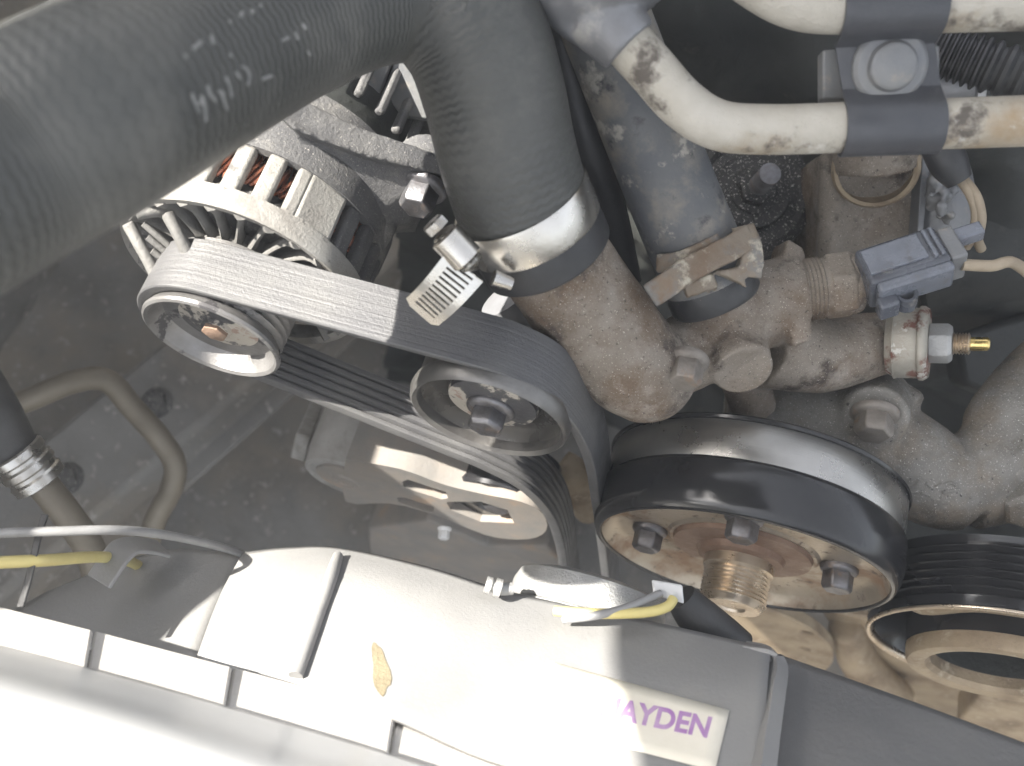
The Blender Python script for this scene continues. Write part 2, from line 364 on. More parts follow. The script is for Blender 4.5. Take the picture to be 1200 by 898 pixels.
# added unseen panel above the frame, its edge shaped to shade the right half
Lc = SUN
hh = (RIGHT - SUN * RIGHT.dot(SUN)).normalized(); ee = hh.cross(SUN)
edge = [(-.20, -.55), (-.172, -.32), (-.152, -.235), (-.160, -.19), (-.178, -.15), (-.183, -.11), (-.172, -.065), (-.156, -.028), (-.132, .05), (-.097, .25)]
g = G(); g.patch([[CAM + hh * (u_ + (.45 - u_) * t) + ee * w_ + SUN * (.42 + .06 * math.sin(3 * t)) for u_, w_ in edge] for t in (0, .33, .66, 1)], 6, 4)
tag(make('sun_blocker', g, m_blocker, solid=.02), 'added unseen panel above the frame shading the right of the engine', kind='structure')

# ------------------------------------------------------------------ radiator hose
hose_pts = [(-190, 285, .19), (-95, 236, .20), (0, 188, .213), (110, 131, .225), (220, 73, .25), (330, 18, .280), (430, -18, .300), (505, -14, .308), (553, 38, .311), (577, 105, .315), (593, 175, .321), (612, 238, .331), (630, 275, .339)]
H = thing('radiator_hose', P(646, 285, .339), 'large black ribbed radiator hose sweeping across the upper left', 'hose')
g = G(); g.tube([P(*p) for p in hose_pts], [.0243, .0243, .0243, .0244, .0247, .0249, .0247, .0243, .0238, .0234, .0232, .0233, .0235], seg=72, sub=12)
hose = make('hose_wall', g, m_hose, H)
hit = hitter(hose)
strokes = [[(224, 110), (229, 122), (233, 132)], [(235, 112), (239, 124), (241, 142)], [(229, 121), (238, 120)], [(243, 100), (245, 110), (252, 118)], [(258, 106), (262, 118), (266, 128)], [(255, 106), (262, 110)], [(264, 90), (269, 102), (271, 114)],
           [(276, 84), (281, 92)], [(283, 78), (289, 81), (292, 90), (290, 100)], [(307, 93), (318, 89)], [(268, 63), (271, 66)], [(216, 64), (219, 68)], [(226, 58), (230, 54), (236, 49)], [(247, 42), (250, 52)], [(268, 26), (271, 25)], [(281, 20), (285, 15)], [(295, 12), (296, 16)], [(304, 8), (306, 6)],
           [(345, 38), (349, 46)], [(354, 28), (358, 34)], [(360, 60), (363, 64)], [(330, 48), (338, 44)]]
g = G()
for st in strokes:
    pp = []
    for x_, y_ in st:
        h, nn = hit(x_, y_)
        if h: pp.append(h + nn * .0001)
    if len(pp) > 1: g.tube(pp, .00045, seg=6, sub=3)
make('printed_marking', g, m_chalk, H)

# hose clamp -----------------------------------------------------
ca = P(610, 234, .330); cb = P(636, 286, .341); cax = (cb - ca).normalized()
cc = P(617, 250, .334)
K = thing('hose_clamp', cc, 'shiny worm drive clamp with slotted tail on the large hose', 'clamp')
g = G(); g.lathe(cc - cax * .0066, cax, [(.0236, 0), (.0236, .0132), (.0244, .0136), (.0247, .0125), (.0247, .0008), (.0244, -.0003), (.0236, 0)], 96)
make('band', g, m_stain, K, bevel=0)
# tail: two rails joined by slanted bars, so the slots are open
t0, t1 = P(519, 300, .306), P(566, 330, .312); t2, t3 = P(473, 352, .318), P(510, 384, .322)
def tl(u, v): return (t0.lerp(t1, u)).lerp(t2.lerp(t3, u), v)
tn = (t1 - t0).cross(t2 - t0).normalized()
if tn.dot(BACK) < 0: tn = -tn
def tcurve(u, v): return tl(u, v) + tn * (.0018 * math.sin(v * math.pi))
def strip(g, us, vs_, skew=0):
    for i in range(len(vs_) - 1):
        a = [tcurve(us[0], vs_[i]), tcurve(us[1], vs_[i] + skew), tcurve(us[1], vs_[i + 1] + skew), tcurve(us[0], vs_[i + 1])]
        g.prism([p - tn * .0003 for p in a], tn * .0006)
g = G(); vsn = [k / 16 for k in range(17)]
strip(g, (0, .2), vsn[:15]); strip(g, (.8, 1), vsn[:15])
for k in range(11): v0 = -.04 + k * .082; strip(g, (.2, .8), [v0, v0 + .045], .03)
a = [tcurve(0, .875), tcurve(1, .875), tcurve(1, .93), tcurve(.86, 1), tcurve(.2, 1), tcurve(0, .93)]
g.prism([p - tn * .0003 for p in a], tn * .0006)
make('slotted_tail', g, m_stain, K)
sc = P(541, 297, .309); sax = (P(563, 321, .311) - P(527, 283, .307)).normalized()
g = G(); g.lathe(sc - sax * .008, sax, [(.0050, 0), (.0056, .0004), (.0056, .0105), (.0050, .011), (.0046, .011), (.0046, 0), (.0050, 0)], 32)
make('screw_housing', g, m_stain, K)
g = G(); pr = []
for k in range(14): pr += [(.0038, -.003 + k * .0010), (.0044, -.0025 + k * .0010)]
g.lathe(sc - sax * .006, sax, [(0, -.0042)] + pr + [(0, .0135)], 24); g.hexa(sc - sax * .0105, -sax, .0042, .0035)
make('worm_screw', g, m_steel, K)
# the swollen hose end beyond the band
g = G(); g.lathe(cc + cax * .0066, cax, [(.0228, -.002), (.0238, .0), (.0242, .006), (.0240, .011), (.0222, .0125), (.0200, .0125)], 72)
make('hose_end', g, m_rubber, H)
g = G(); he = P(578, 322, .318); g.tube([he - UP * .001, he + RIGHT * .006 - UP * .003 - BACK * .002], [.0028, .0022], seg=16)
make('clamp_rivet', g, m_steel, K)

# ------------------------------------------------------------------ thermostat housing
T = thing('thermostat_housing', P(850, 440, .40), 'stained aluminium water outlet elbow fed by the large hose', 'housing')
g = G()
g.tube([P(632, 278, .341), P(658, 318, .35), P(698, 374, .360), P(738, 424, .369), P(768, 440, .378)], [.0200, .0206, .0208, .0205, .019], seg=40)
g.sphere(P(757, 437, .374), .0198)
g.tube([P(750, 430, .374), P(800, 415, .382), P(850, 385, .386), P(885, 360, .388)], [.0175, .0155, .0165, .0165], seg=32)
g.tube([P(868, 395, .384), P(842, 345, .376), P(826, 318, .371)], [.0155, .0145, .0135], seg=32)
g.tube([P(880, 365, .386), P(915, 345, .382), P(945, 336, .380)], [.0175, .0150, .0125], seg=32)
g.tube([P(790, 400, .388), P(806, 420, .378)], [.011, .0105], seg=28)
g.tube([P(850, 395, .388), P(866, 424, .372), P(870, 432, .369)], [.0150, .0125, .0118], seg=32)
g.prism([P(905, 288, .40), P(924, 300, .402), P(934, 400, .392), P(912, 410, .392), P(896, 340, .395)], BACK * .022)
g.tube([P(900, 400, .400), P(960, 415, .405), P(1020, 405, .408), P(1045, 403, .406)], [.0200, .0165, .0140, .0125], seg=28)
g.tube([P(870, 440, .41), P(884, 480, .42)], [.010, .010], seg=20)
cast('outlet_casting', g, m_alub, T, voxel=.0013, smooth=6)
g = G(); g.bolt(P(806, 421, .3600), FRONT + Z * .12, .0066, .0115, 1.22, spin=12)
make('bolt', g, m_bolta, T, bevel=.0004)
g = G(); cpx = (P(872, 446, .362) - P(866, 424, .372)).normalized(); g.lathe(P(868, 428, .3712), cpx, [(.0118, 0), (.0118, .0018), (.0108, .0028), (0, .0030)], 40)
make('core_plug', g, m_alub, T)

# ------------------------------------------------------------------ grey bypass hose and its spring clamp
g = G(); B = thing('bypass_hose', P(826, 322, .371), 'grey dusty rubber hose slanting down beside the large hose', 'hose')
bp = [(672, -70, .326), (700, 2, .333), (740, 105, .344), (786, 222, .357), (815, 292, .365), (833, 336, .370)]
g.tube([P(*p) for p in bp], [.0158, .0160, .0163, .0168, .0172, .0172], seg=48, sub=10)
make('hose_wall', g, m_hosegrey, B)
bo = P(*bp[-1]); bax = (bo - P(*bp[-2])).normalized()
g = G(); g.lathe(bo - bax * .001, bax, [(.0172, -.002), (.0176, 0), (.0176, .006), (.0166, .0075), (.012, .0075)], 56)
make('hose_end', g, m_rubber, B)
C = thing('spring_clamp', bo, 'rusty spring clamp with bent tabs on the grey hose', 'clamp')
g = G(); g.lathe(bo - bax * .0150, bax, [(.0175, 0), (.0186, -.0002), (.0192, .0012), (.0190, .0060), (.0193, .0105), (.0187, .0128), (.0175, .0130)], 64)
ring_g = g
def ribbon(g, pts, w, th, nrm):
    prs = []
    for i, p in enumerate(pts):
        t = (pts[min(i + 1, len(pts) - 1)] - pts[max(i - 1, 0)]).normalized(); sd_ = t.cross(nrm).normalized(); prs.append((p, sd_, sd_.cross(t).normalized()))
    rings = [[g.bm.verts.new(p + s_ * (w / 2 * a) + n_ * (th / 2 * b)) for a, b in ((-1, -1), (1, -1), (1, 1), (-1, 1))] for p, s_, n_ in prs]
    for i in range(len(rings) - 1):
        for k in range(4): g.face((rings[i][k], rings[i][(k + 1) % 4], rings[i + 1][(k + 1) % 4], rings[i + 1][k]))
    g.face(rings[0][::-1]); g.face(rings[-1]); return g
def V(l): return [Vector(p) for p in l]
ribbon(ring_g, V(catmull([tuple(P(*p)) for p in ((845, 284, .3475), (820, 297, .3465), (795, 306, .348), (770, 309, .352))], 6)), .0070, .0030, BACK)
ribbon(ring_g, V(catmull([tuple(P(*p)) for p in ((870, 266, .3505), (876, 282, .3485), (881, 300, .348), (878, 325, .350))], 6)), .0085, .0036, BACK)
ring_g.prism([P(838, 318, .3470), P(870, 312, .3470), P(876, 338, .3490), P(862, 330, .3485)], -BACK * .0030)
ring_g.prism([P(800, 332, .3470), P(836, 320, .3465), P(842, 336, .348), P(806, 349, .349)], -BACK * .0032)
cast('band', ring_g, m_spring, C, voxel=.0008, smooth=2, lump=.0012, lump_scale=.006)
g = G(); ribbon(g, V(catmull([tuple(P(*p)) for p in ((880, 276, .350), (858, 290, .347), (832, 303, .3445), (806, 317, .342), (786, 331, .340), (762, 347, .3425))], 6)), .0092, .0050, BACK)
cast('tab', g, m_spring, C, voxel=.0007, smooth=9, lump=.0007, lump_scale=.006)
# slim black hose between the two hoses
g = G(); g.tube([P(645, -30, .335), P(660, 60, .345), (P(685, 160, .36)), P(715, 240, .38), P(735, 330, .40)], .006, seg=24, sub=8)
tag(make('vacuum_hose', g, m_rubber), 'slim black hose squeezed between the large hose and grey hose', 'hose')

# ------------------------------------------------------------------ refrigerant pipes, fitting, strap
A = thing('refrigerant_pipe', P(900, 153, .313), 'weathered white metal pipe with a bend running right under the black strap', 'pipe')
g = G(); pp = [(690, 5, .307), (722, 36, .307), (762, 80, .309), (800, 122, .311), (842, 147, .313), (900, 152, .3135), (980, 150, .3125), (1100, 145.5, .310), (1290, 139, .306)]
g.tube([P(*p) for p in pp], .0080, seg=40, sub=10); make('tube', g, m_pipe, A)
g = G(); fx = (P(742, 60, .308) - P(690, 0, .307)).normalized()
g.tube([P(712, -60, .309), P(712, -10, .306), P(714, 8, .306), P(718, 22, .306)], [.0205, .0205, .0185, .012], seg=8, sub=3)
g.tube([P(700, 12, .307), P(738, 54, .308)], [.0125, .0102], seg=32, sub=2)
g.tube([P(650, -30, .307), P(680, 10, .310), P(700, 32, .312)], [.0115, .0105, .0085], seg=24)
cast('fitting', g, m_fit, A, voxel=.001, smooth=5, lump=.0005)
A2 = thing('refrigerant_line', P(1100, 10, .30), 'second pale pipe running along the top right edge', 'pipe')
g = G(); g.tube([P(*p) for p in ((820, -75, .297), (880, -28, .298), (930, 0, .300), (985, 7, .300), (1100, 5, .298), (1290, 0, .294))], .0085, seg=40, sub=10); make('tube', g, m_pipe, A2)
K2 = thing('pipe_strap', P(1042, 80, .305), 'dark plastic strap clamping both white pipes with a round bolt', 'strap')
# strap profile in the plane across the pipes
xa = (P(1100, 145.5, .310) - P(980, 150, .3125)).normalized()
def strap_profile(k):
    c1 = P(1042, 147.5, .3113); c2 = P(1042, 6, .2990)
    up = (c2 - c1); up = (up - xa * up.dot(xa)).normalized(); out = xa.cross(up)
    if out.dot(BACK) < 0: out = -out
    pts = []
    for a in range(-100, 76, 12): pts.append(c1 + (out * math.cos(R(a)) + up * math.sin(R(a))) * (.0088))
    m1 = c1 + up * .0115 - out * .0015; m2 = c2 - up * .0115 - out * .0015
    pts += [m1, m1.lerp(m2, .33), m1.lerp(m2, .66), m2]
    for a in range(-70, 101, 12): pts.append(c2 + (out * math.cos(R(a)) + up * math.sin(R(a))) * (.0093))
    return pts, out, up
pts, out, up_ = strap_profile(0)
g = G(); w = px2m(114, .305) / 2
va = [g.bm.verts.new(p - xa * w) for p in pts]; vb = [g.bm.verts.new(p + xa * w) for p in pts]
for i in range(len(pts) - 1): g.face((va[i], va[i + 1], vb[i + 1], vb[i]))
make('strap_body', g, m_strap, K2, solid=.0014, offset=0, bevel=.0003)
bc = P(1042, 77, .306)
g = G(); g.lathe(bc + out * .0002, out, [(.0118, 0), (.0118, .0012), (.0104, .0026), (.0078, .003), (.0072, .0052), (.006, .0060), (0, .0060)], 40); make('bolt', g, m_plate, K2, bevel=.0003)
g = G(); g.prism([P(964, 58, .312), P(1102, 52, .311), P(1102, 112, .317), P(964, 116, .318)], -BACK * .006); make('backing_plate', g, m_plate, K2, bevel=.0008)

# corrugated loom, small canister and boot at the far right -------
LO = thing('wiring_loom', P(1150, 75, .36), 'dark corrugated wiring conduit behind the white pipes', 'conduit')
g = G(); cp = V(catmull([tuple(P(*p)) for p in ((1060, 45, .37), (1110, 62, .365), (1160, 78, .36), (1260, 108, .35))], 22)); rr = [(.0080 if (k // 2) % 2 else .0098) for k in range(len(cp))]
g.tube(cp, rr, seg=28, sub=1); make('conduit', g, m_rubber, LO)
CN = thing('solenoid_can', P(1120, 100, .38), 'small grey metal can with pale rim behind the strap', 'can')
g = G(); cx = (P(1150, 96, .375) - P(1100, 100, .38)).normalized()
g.lathe(P(1096, 98, .38), cx, [(.0095, 0), (.0098, .001), (.0098, .0135), (.0092, .0142), (0, .0142)], 36); make('can_body', g, m_fit, CN)
g = G(); g.lathe(P(1096, 98, .38) + cx * .0142, cx, [(.0085, 0), (.0102, .0004), (.0102, .0028), (.0095, .0034), (0, .0034)], 36); make('rim', g, m_header, CN)
BT = thing('wire_boot', P(1120, 200, .375), 'dark rubber boot trailing two tan wires below the pipe', 'wire')
g = G(); g.tube([P(1098, 165, .372), P(1112, 192, .374), P(1124, 212, .375)], [.0068, .0072, .0050], seg=24); make('boot', g, m_rubber, BT)
g = G(); g.tube([P(1120, 205, .375), P(1136, 226, .372), P(1144, 250, .372), P(1140, 275, .374), P(1132, 290, .378)], .0019, seg=12); make('lead', g, m_wiretan, BT)
g = G(); g.tube([P(1124, 205, .375), P(1143, 228, .371), P(1150, 255, .371), P(1146, 280, .374), P(1150, 292, .378)], .0019, seg=12); make('lead', g, m_wiretan, BT)

# ------------------------------------------------------------------ cast upright behind the strap
UPR = thing('cast_upright', P(1025, 300, .44), 'brown stained cast pillar standing below the pipe strap', 'casting')
g = G()
g.prism([P(966, 176, .415), P(1088, 172, .412), P(1080, 300, .425), P(1046, 345, .43), P(968, 345, .435)], -BACK * .05)
g.tube([P(1026, 150, .405), P(1026, 196, .412)], [.0195, .0185], seg=32)
g.tube([P(975, 190, .42), P(972, 330, .432)], [.006, .006], seg=16)
cast('pillar', g, m_alub, UPR, voxel=.0016, smooth=6)
g = G(); a0_ = P(1026, 196, .407)
g.lathe(a0_, (P(1026, 230, .385) - a0_), [(.0155, -.004), (.0172, 0), (.0178, .002), (.0165, .0035), (.0150, .003)], 48); make('collar', g, m_tan, UPR)
g = G(); g.prism([P(1081, 178, .405), P(1091, 178, .405), P(1080, 292, .415), P(1074, 292, .415)], -BACK * .03); make('edge_plate', g, m_plate, UPR, bevel=.0005)
g = G()
g.tube([P(1098, 190, .43), P(1104, 230, .425), P(1102, 275, .425)], [.012, .0135, .012], seg=24)
for k in range(26):
    c = P(1090 + random.random() * 30, 205 + random.random() * 55, .398 + random.random() * .012); g.sphere(c, .0015 + random.random() * .002, (1, 1, .8), 10)
tag(cast('crusted_lug', g, m_plate, None, voxel=.001, smooth=3, lump=.001), 'grey crusted lug beside the bright plate edge of the pillar', 'lug')

# gritty mount with stud and nut ---------------------------------
GM = thing('gritty_mount', P(880, 240, .45), 'dark gritty round mount with an upright stud and nut', 'mount')
ga = (Z * .93 + FRONT * .35).normalized(); gc = P(882, 225, .45)
g = G(); g.lathe(gc, ga, [(.0285, -.02), (.0300, -.006), (.0290, -.001), (.0250, .001), (.0225, -.001), (.0180, -.001), (.017, .002), (0, .002)], 56); make('disc', g, m_gritty, GM)
g = G(); pr = []
for k in range(18): pr += [(.0042, k * .0016), (.0048, k * .0016 + .0008)]
g.lathe(gc, ga, pr + [(0, .029)], 20); make('stud', g, m_bolt, GM)
g = G(); g.bolt(gc + ga * .002, ga, .0088, .008, 1.3); make('nut', g, m_gritty, GM, bevel=.0003)

# ------------------------------------------------------------------ temperature sensor and connector
TS = thing('temperature_sensor', P(1000, 335, .38), 'crusty brass sensor body screwed into the outlet with blue plug', 'sensor')
sx = (P(1004, 330, .379) - P(930, 340, .381)).normalized(); s0 = P(928, 342, .381)
pr = [(.0112, 0)]
for k in range(7): pr += [(.0125, .001 + k * .0016), (.0116, .0018 + k * .0016)]
pr += [(.0118, .013), (.0118, .014), (0, .014)]
g = G(); g.lathe(s0, sx, pr, 40); make('threaded_neck', g, m_alub, TS)
g = G(); g.hexa(s0 + sx * .013, sx, .0135, .0115, 15); g.lathe(s0 + sx * .0225, sx, [(.0118, 0), (.0122, .0006), (.0112, .0036), (.0075, .0042), (0, .0042)], 32)
make('hex_body', g, m_alub, TS, bevel=.0008)
g = G(); g.lathe(s0 + sx * .026, sx, [(.0068, 0), (.0068, .010), (0, .010)], 24); make('insulator', g, m_conn, TS)
CX = thing('sensor_plug', P(1060, 310, .37), 'blue grey plastic plug with latch on the temperature sensor', 'plug')
e1 = (P(1108, 296, .366) - P(1014, 326, .370)).normalized(); e3 = (BACK * .82 + UP * .57); e3 = (e3 - e1 * e3.dot(e1)).normalized(); e2 = e3.cross(e1)
pc = P(1056, 314, .366)
def bx(c, l, h, d_): return (pc + e1 * c[0] + e2 * c[1] + e3 * c[2], e1 * l, e2 * h, e3 * d_)
g = G(); g.box(*bx((0, 0, 0), .0150, .0085, .0085)); cpb = make('plug_body', g, m_conn, CX, bevel=.0016, seg=3)
g = G(); g.box(*bx((-.003, .0007, .0086), .0108, .0058, .0011)); make('raised_panel', g, m_conn2, cpb, bevel=.0005)
for k in range(2):
    g = G(); g.box(*bx((.0102 + k * .0026, .0005, .0088), .0008, .0066, .0010)); make('rib', g, m_conn2, cpb, bevel=.0004)
g = G(); g.box(*bx((.001, -.0098, .0012), .0140, .0022, .0062)); make('latch_arm', g, m_conn2, CX, bevel=.0014, seg=3)
g = G(); g.box(*bx((-.0105, -.0135, -.002), .0038, .0028, .0045)); make('latch_hook', g, m_conn, CX, bevel=.0012, seg=3)
g = G(); g.lathe(pc + e1 * -.003 - e2 * .0125 - e3 * .006, e3, [(.0026, 0), (.0040, 0), (.0040, .007), (.0026, .007), (.0026, 0)], 24); make('latch_loop', g, m_conn, CX)
g = G(); g.box(*bx((.0185, .0, -.001), .0032, .0075, .0075)); make('wire_seal', g, m_plate, CX, bevel=.001)
g = G(); g.box(*bx((.0265, .0045, .001), .0058, .0028, .0030)); make('wire_sleeve', g, m_conn2, CX, bevel=.0008)
g = G(); g.tube([pc + e1 * .02 - e2 * .007, pc + e1 * .030 - e2 * .0095 - e3 * .003, pc + e1 * .040 - e2 * .0085 - e3 * .008, pc + e1 * .052 - e2 * .012 - e3 * .030, pc + e1 * .056 - e2 * .02 - e3 * .07], .0022, seg=14); make('lead', g, m_wiretan, CX)

# pressure sender -------------------------------------------------
PS = thing('pressure_sender', P(1068, 402, .40), 'round sender with hex nut and brass tipped stud pointing right', 'sender')
pa = (P(1150, 403, .386) - P(1068, 402, .398)).normalized(); p0 = P(1046, 402, .401)
g = G(); g.lathe(p0, pa, [(.0125, -.002), (.0138, 0), (.0145, .0008), (.0145, .0118), (.0139, .0130), (.0125, .0140), (0, .0140)], 72); make('drum', g, m_drum, PS)
g = G(); g.lathe(p0 + pa * .0008, pa, [(.0149, 0), (.0149, .0008)], 72); g.lathe(p0 + pa * .0108, pa, [(.0138, .0030), (.0150, .0012), (.0150, 0), (.0146, -.0003)], 72); make('crimp_edge', g, m_drum, PS, solid=.0004)
g = G(); g.hexa(p0 + pa * .0140, pa, .0083, .0088, 10); make('hex_nut', g, m_zinc, PS, bevel=.0004)
pr = []
for k in range(6): pr += [(.0038, k * .0011), (.0046, k * .0011 + .00055)]
g = G(); g.lathe(p0 + pa * .0226, pa, pr + [(.0036, .0068), (0, .0068)], 24); make('stud', g, m_thread, PS)
g = G(); g.lathe(p0 + pa * .0294, pa, [(.0028, 0), (.0028, .0062), (.002, .0070), (0, .0070)], 16); make('terminal', g, m_brass, PS)

# ------------------------------------------------------------------ front cover casting (lower right)
FC = thing('water_pump_casting', P(1050, 560, .44), 'grey sparkling aluminium casting with branching arms behind the large pulley', 'casting')
g = G()
g.tube([P(850, 500, .445), P(905, 505, .442), (P(960, 508, .437)), P(1030, 525, .432), P(1090, 560, .43), P(1130, 575, .432)], [.024, .0255, .025, .0235, .0215, .019], seg=32)
g.tube([P(1090, 560, .43), P(1135, 560, .43), P(1172, 530, .43), P(1196, 490, .432), P(1250, 440, .44)], [.018, .0185, .0195, .0215, .024], seg=32)
g.tube([P(1130, 575, .43), P(1190, 560, .432), P(1260, 540, .43)], [.018, .019, .02], seg=32)
g.prism([P(1062, 570, .425), P(1160, 560, .425), P(1190, 570, .43), P(1150, 606, .43), P(1060, 600, .428)], -BACK * .04)
g.tube([P(884, 450, .428), P(884, 495, .430)], [.0082, .0085], seg=20)
g.tube([P(1022, 468, .432), P(1026, 490, .4055)], [.0165, .0138], seg=32)
g.prism([P(1000, 452, .425), P(1050, 445, .425), P(1074, 462, .424), P(1076, 482, .424), P(1040, 490, .424), P(1000, 490, .426)], -BACK * .02)
g.tube([P(1060, 466, .424), P(1076, 474, .420)], [.006, .0055], seg=16)
g.prism([P(905, 452, .432), P(1010, 447, .432), P(1010, 520, .44), P(905, 520, .44)], -BACK * .03)
fc = cast('pump_body', g, m_alug, FC, voxel=.0014, smooth=7, lump=.0012, lump_scale=.01)
g = G(); g.bolt(P(1025, 484, .4055), FRONT + Z * .1, .0080, .0115, 1.25, spin=18); make('bolt', g, m_bolta, FC, bevel=.0005)
hit = hitter(fc); g = G()
for st in ([(1062, 562), (1078, 560)], [(1064, 570), (1077, 568)], [(1063, 578), (1076, 577)], [(1076, 561), (1076, 570)], [(1085, 566), (1094, 572), (1104, 566)], [(1098, 572), (1112, 566), (1122, 570)], [(1104, 577), (1124, 574)], [(1080, 578), (1090, 581)]):
    pp = [hit(*q)[0] for q in st if hit(*q)[0]]
    if len(pp) > 1: g.tube(pp, .0008, seg=8, sub=3)
make('cast_mark', g, m_alug, FC)
g = G(); g.bolt(P(1200, 580, .42), FRONT + Z * .5, .011, .012, 1.5); tag(make('cover_bolt', g, m_alug, None, bevel=.0004), 'pale bolt head at the right edge beside the grooved pulley', 'bolt')

# ------------------------------------------------------------------ drive belt, six ribs
alt_c = on_y(247, 399, .1430); AR = .0268
def tangent(p, side):                            # where a straight run from p touches the alternator pulley
    r_ = AR + .0012; dx, dz = p.x - alt_c.x, p.z - alt_c.z; dist = math.hypot(dx, dz)
    return math.degrees(math.atan2(dz, dx) + side * math.acos(r_ / dist))
def wrap_pts():
    low = [on_y(x, y, BELT_Y) for x, y in [(676, 790), (668, 720), (660, 668), (654, 635), (641, 604), (612, 574), (565, 549)]]
    hi_ = [on_y(x, y, BELT_Y) for x, y in [(545, 429), (590, 443), (637, 467), (672, 505), (690, 545), (698, 590), (706, 650), (716, 740)]]
    a1_ = tangent(hi_[0], 1); a0_ = tangent(low[-1], -1)
    while a0_ < a1_: a0_ += 360
    arc = []
    for k in range(15):
        a = a0_ + (a1_ - a0_) * k / 14
        arc.append(Vector((alt_c.x + math.cos(R(a)) * (AR + .0012), BELT_Y, alt_c.z + math.sin(R(a)) * (AR + .0012))))
    runs = lambda p, q: [p.lerp(q, t) for t in (.15, .3, .5, .7, .85)]
    return low + runs(low[-1], arc[0]) + arc + runs(arc[-1], hi_[0]) + hi_
DB = thing('drive_belt', P(450, 400, .37), 'long ribbed drive belt looping over the small pulleys', 'belt')
path = V(catmull([tuple(p) for p in wrap_pts()], 10))
BW = .0215; prof = [(0, .0016), (.0004, .0021), (BW - .0004, .0021), (BW, .0016), (BW, -.0005)]
for k in range(6):
    y1 = BW - k * BW / 6; y0 = y1 - BW / 6
    prof += [(y1 - .0009, -.0022), (y0 + .0009, -.0022), (y0 + .0001, -.0004)]
g = G(); rings = []
for i, p in enumerate(path):
    t = (path[min(i + 1, len(path) - 1)] - path[max(i - 1, 0)]).normalized(); nrm = t.cross(Y).normalized()
    rings.append([g.bm.verts.new(p + Y * a + nrm * b) for a, b in prof])
for i in range(len(rings) - 1):
    for k in range(len(prof)): g.face((rings[i][k], rings[i][(k + 1) % len(prof)], rings[i + 1][(k + 1) % len(prof)], rings[i + 1][k]))
g.face(rings[0][::-1]); g.face(rings[-1])
make('ribbed_band', g, m_belt, DB, sharp=30)

# ------------------------------------------------------------------ alternator
AL = thing('alternator', alt_c + Y * .06 - Z * .05, 'aluminium alternator with vented case and copper windings under the large hose', 'alternator')
def ac(y): return alt_c + Y * y
pr = [(.0150, .0075), (.0215, .0068), (.0236, .0035), (.0246, .0006), (.0258, -.0004), (.0268, .0002), (.0270, .0014), (.0262, .0030)]
for k in range(6): pr += [(.0258, .0040 + k * .0036), (.0236, .0058 + k * .0036)]
pr += [(.0262, .0262), (.0262, .0285), (.012, .0285), (0, .0285)]
g = G(); g.lathe(ac(0), Y, pr, 88); apu = make('pulley', g, m_pulley, AL, sharp=30)
g = G(); g.lathe(ac(.0078), FRONT, [(.0225, -.002), (.0225, 0), (.0120, .0006), (.0105, .0016), (.0062, .0018), (.0058, .0034), (0, .0036)], 56); make('pulley_face', g, m_flake, apu)
g = G(); g.hexa(ac(.0052), FRONT, .0052, .0028, 8); make('shaft_nut', g, m_rust, apu, bevel=.0004)
RB = .0480; y0, y1, y2, y3 = .0285, .0365, .0560, .0680
def ring(prof): gg = G(); gg.lathe(alt_c, Y, prof, 96); return gg
g = ring([(RB - .0045, y0 + .001), (RB - .001, y0), (RB, y0 + .0012), (RB + .0006, y1), (RB - .0032, y1 + .0004), (RB - .005, y0 + .004), (RB - .0045, y0 + .001)])
arim = make('front_rim', g, m_alt, AL)
g = ring([(RB + .0008, y2), (RB + .0012, y3), (RB - .003, y3), (RB - .003, y2), (RB + .0008, y2)])
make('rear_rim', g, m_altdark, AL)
def arcbar(a, w, ya, yb, ro, ri, gg):
    def pt(r, aa, y): return alt_c + Y * y + X * (math.cos(R(aa)) * r) + Z * (math.sin(R(aa)) * r)
    vs_ = [gg.bm.verts.new(pt(r, aa, y)) for y in (ya, yb) for aa in (a - w, a + w) for r in (ri, ro)]
    for f in ((0, 1, 3, 2), (4, 6, 7, 5), (0, 4, 5, 1), (2, 3, 7, 6), (0, 2, 6, 4), (1, 5, 7, 3)): gg.face([vs_[i] for i in f])
for a in range(-20, 200, 14):
    wide = a in (64, 50)
    g = G()
    if a == 64: arcbar(a + 1, 3.6, y1 - .001, y2 + .001, RB + .0004, RB - .0045, g)
    elif a == 50: arcbar(53, 10, y1 - .001, y2 + .001, RB + .0007, RB - .0042, g)
    else: arcbar(a, 4.2, y1 - .001, y2 + .001, RB + .0004, RB - .0050, g)
    make('case_bar', g, m_alt if a > 45 else m_altdark, AL, bevel=.0018, seg=3)  # right-hand bars take the dark copy, their shade put into colour
for k in range(26):
    a = k * 360 / 26
    if math.sin(R(a)) < -.75: continue
    g = G(); pts_ = []
    for t in range(5):
        u = t / 4; r = .0195 + (RB - .0035 - .0195) * u; aa = R(a + 5 * (1 - u)); yy = .0330 + .0010 * u
        pts_.append(alt_c + Y * yy + X * (math.cos(aa) * r) + Z * (math.sin(aa) * r))
    g.tube(pts_, [.0022, .0014, .0013, .0017, .0034], seg=10, sub=3, hint=Y, flat=2.0)
    make('spoke', g, m_altmid, arim)
g = G(); g.lathe(alt_c, Y, [(.012, .0300), (.0185, .0296), (.0225, .0315), (.0215, .036), (.012, .037), (.012, .0300)], 56); make('hub', g, m_altmid, AL)
g = G(); g.lathe(alt_c, Y, [(0, .038), (.036, .038), (.0405, .041), (.0405, .070), (0, .070)], 64); make('rotor', g, m_altdark, AL)
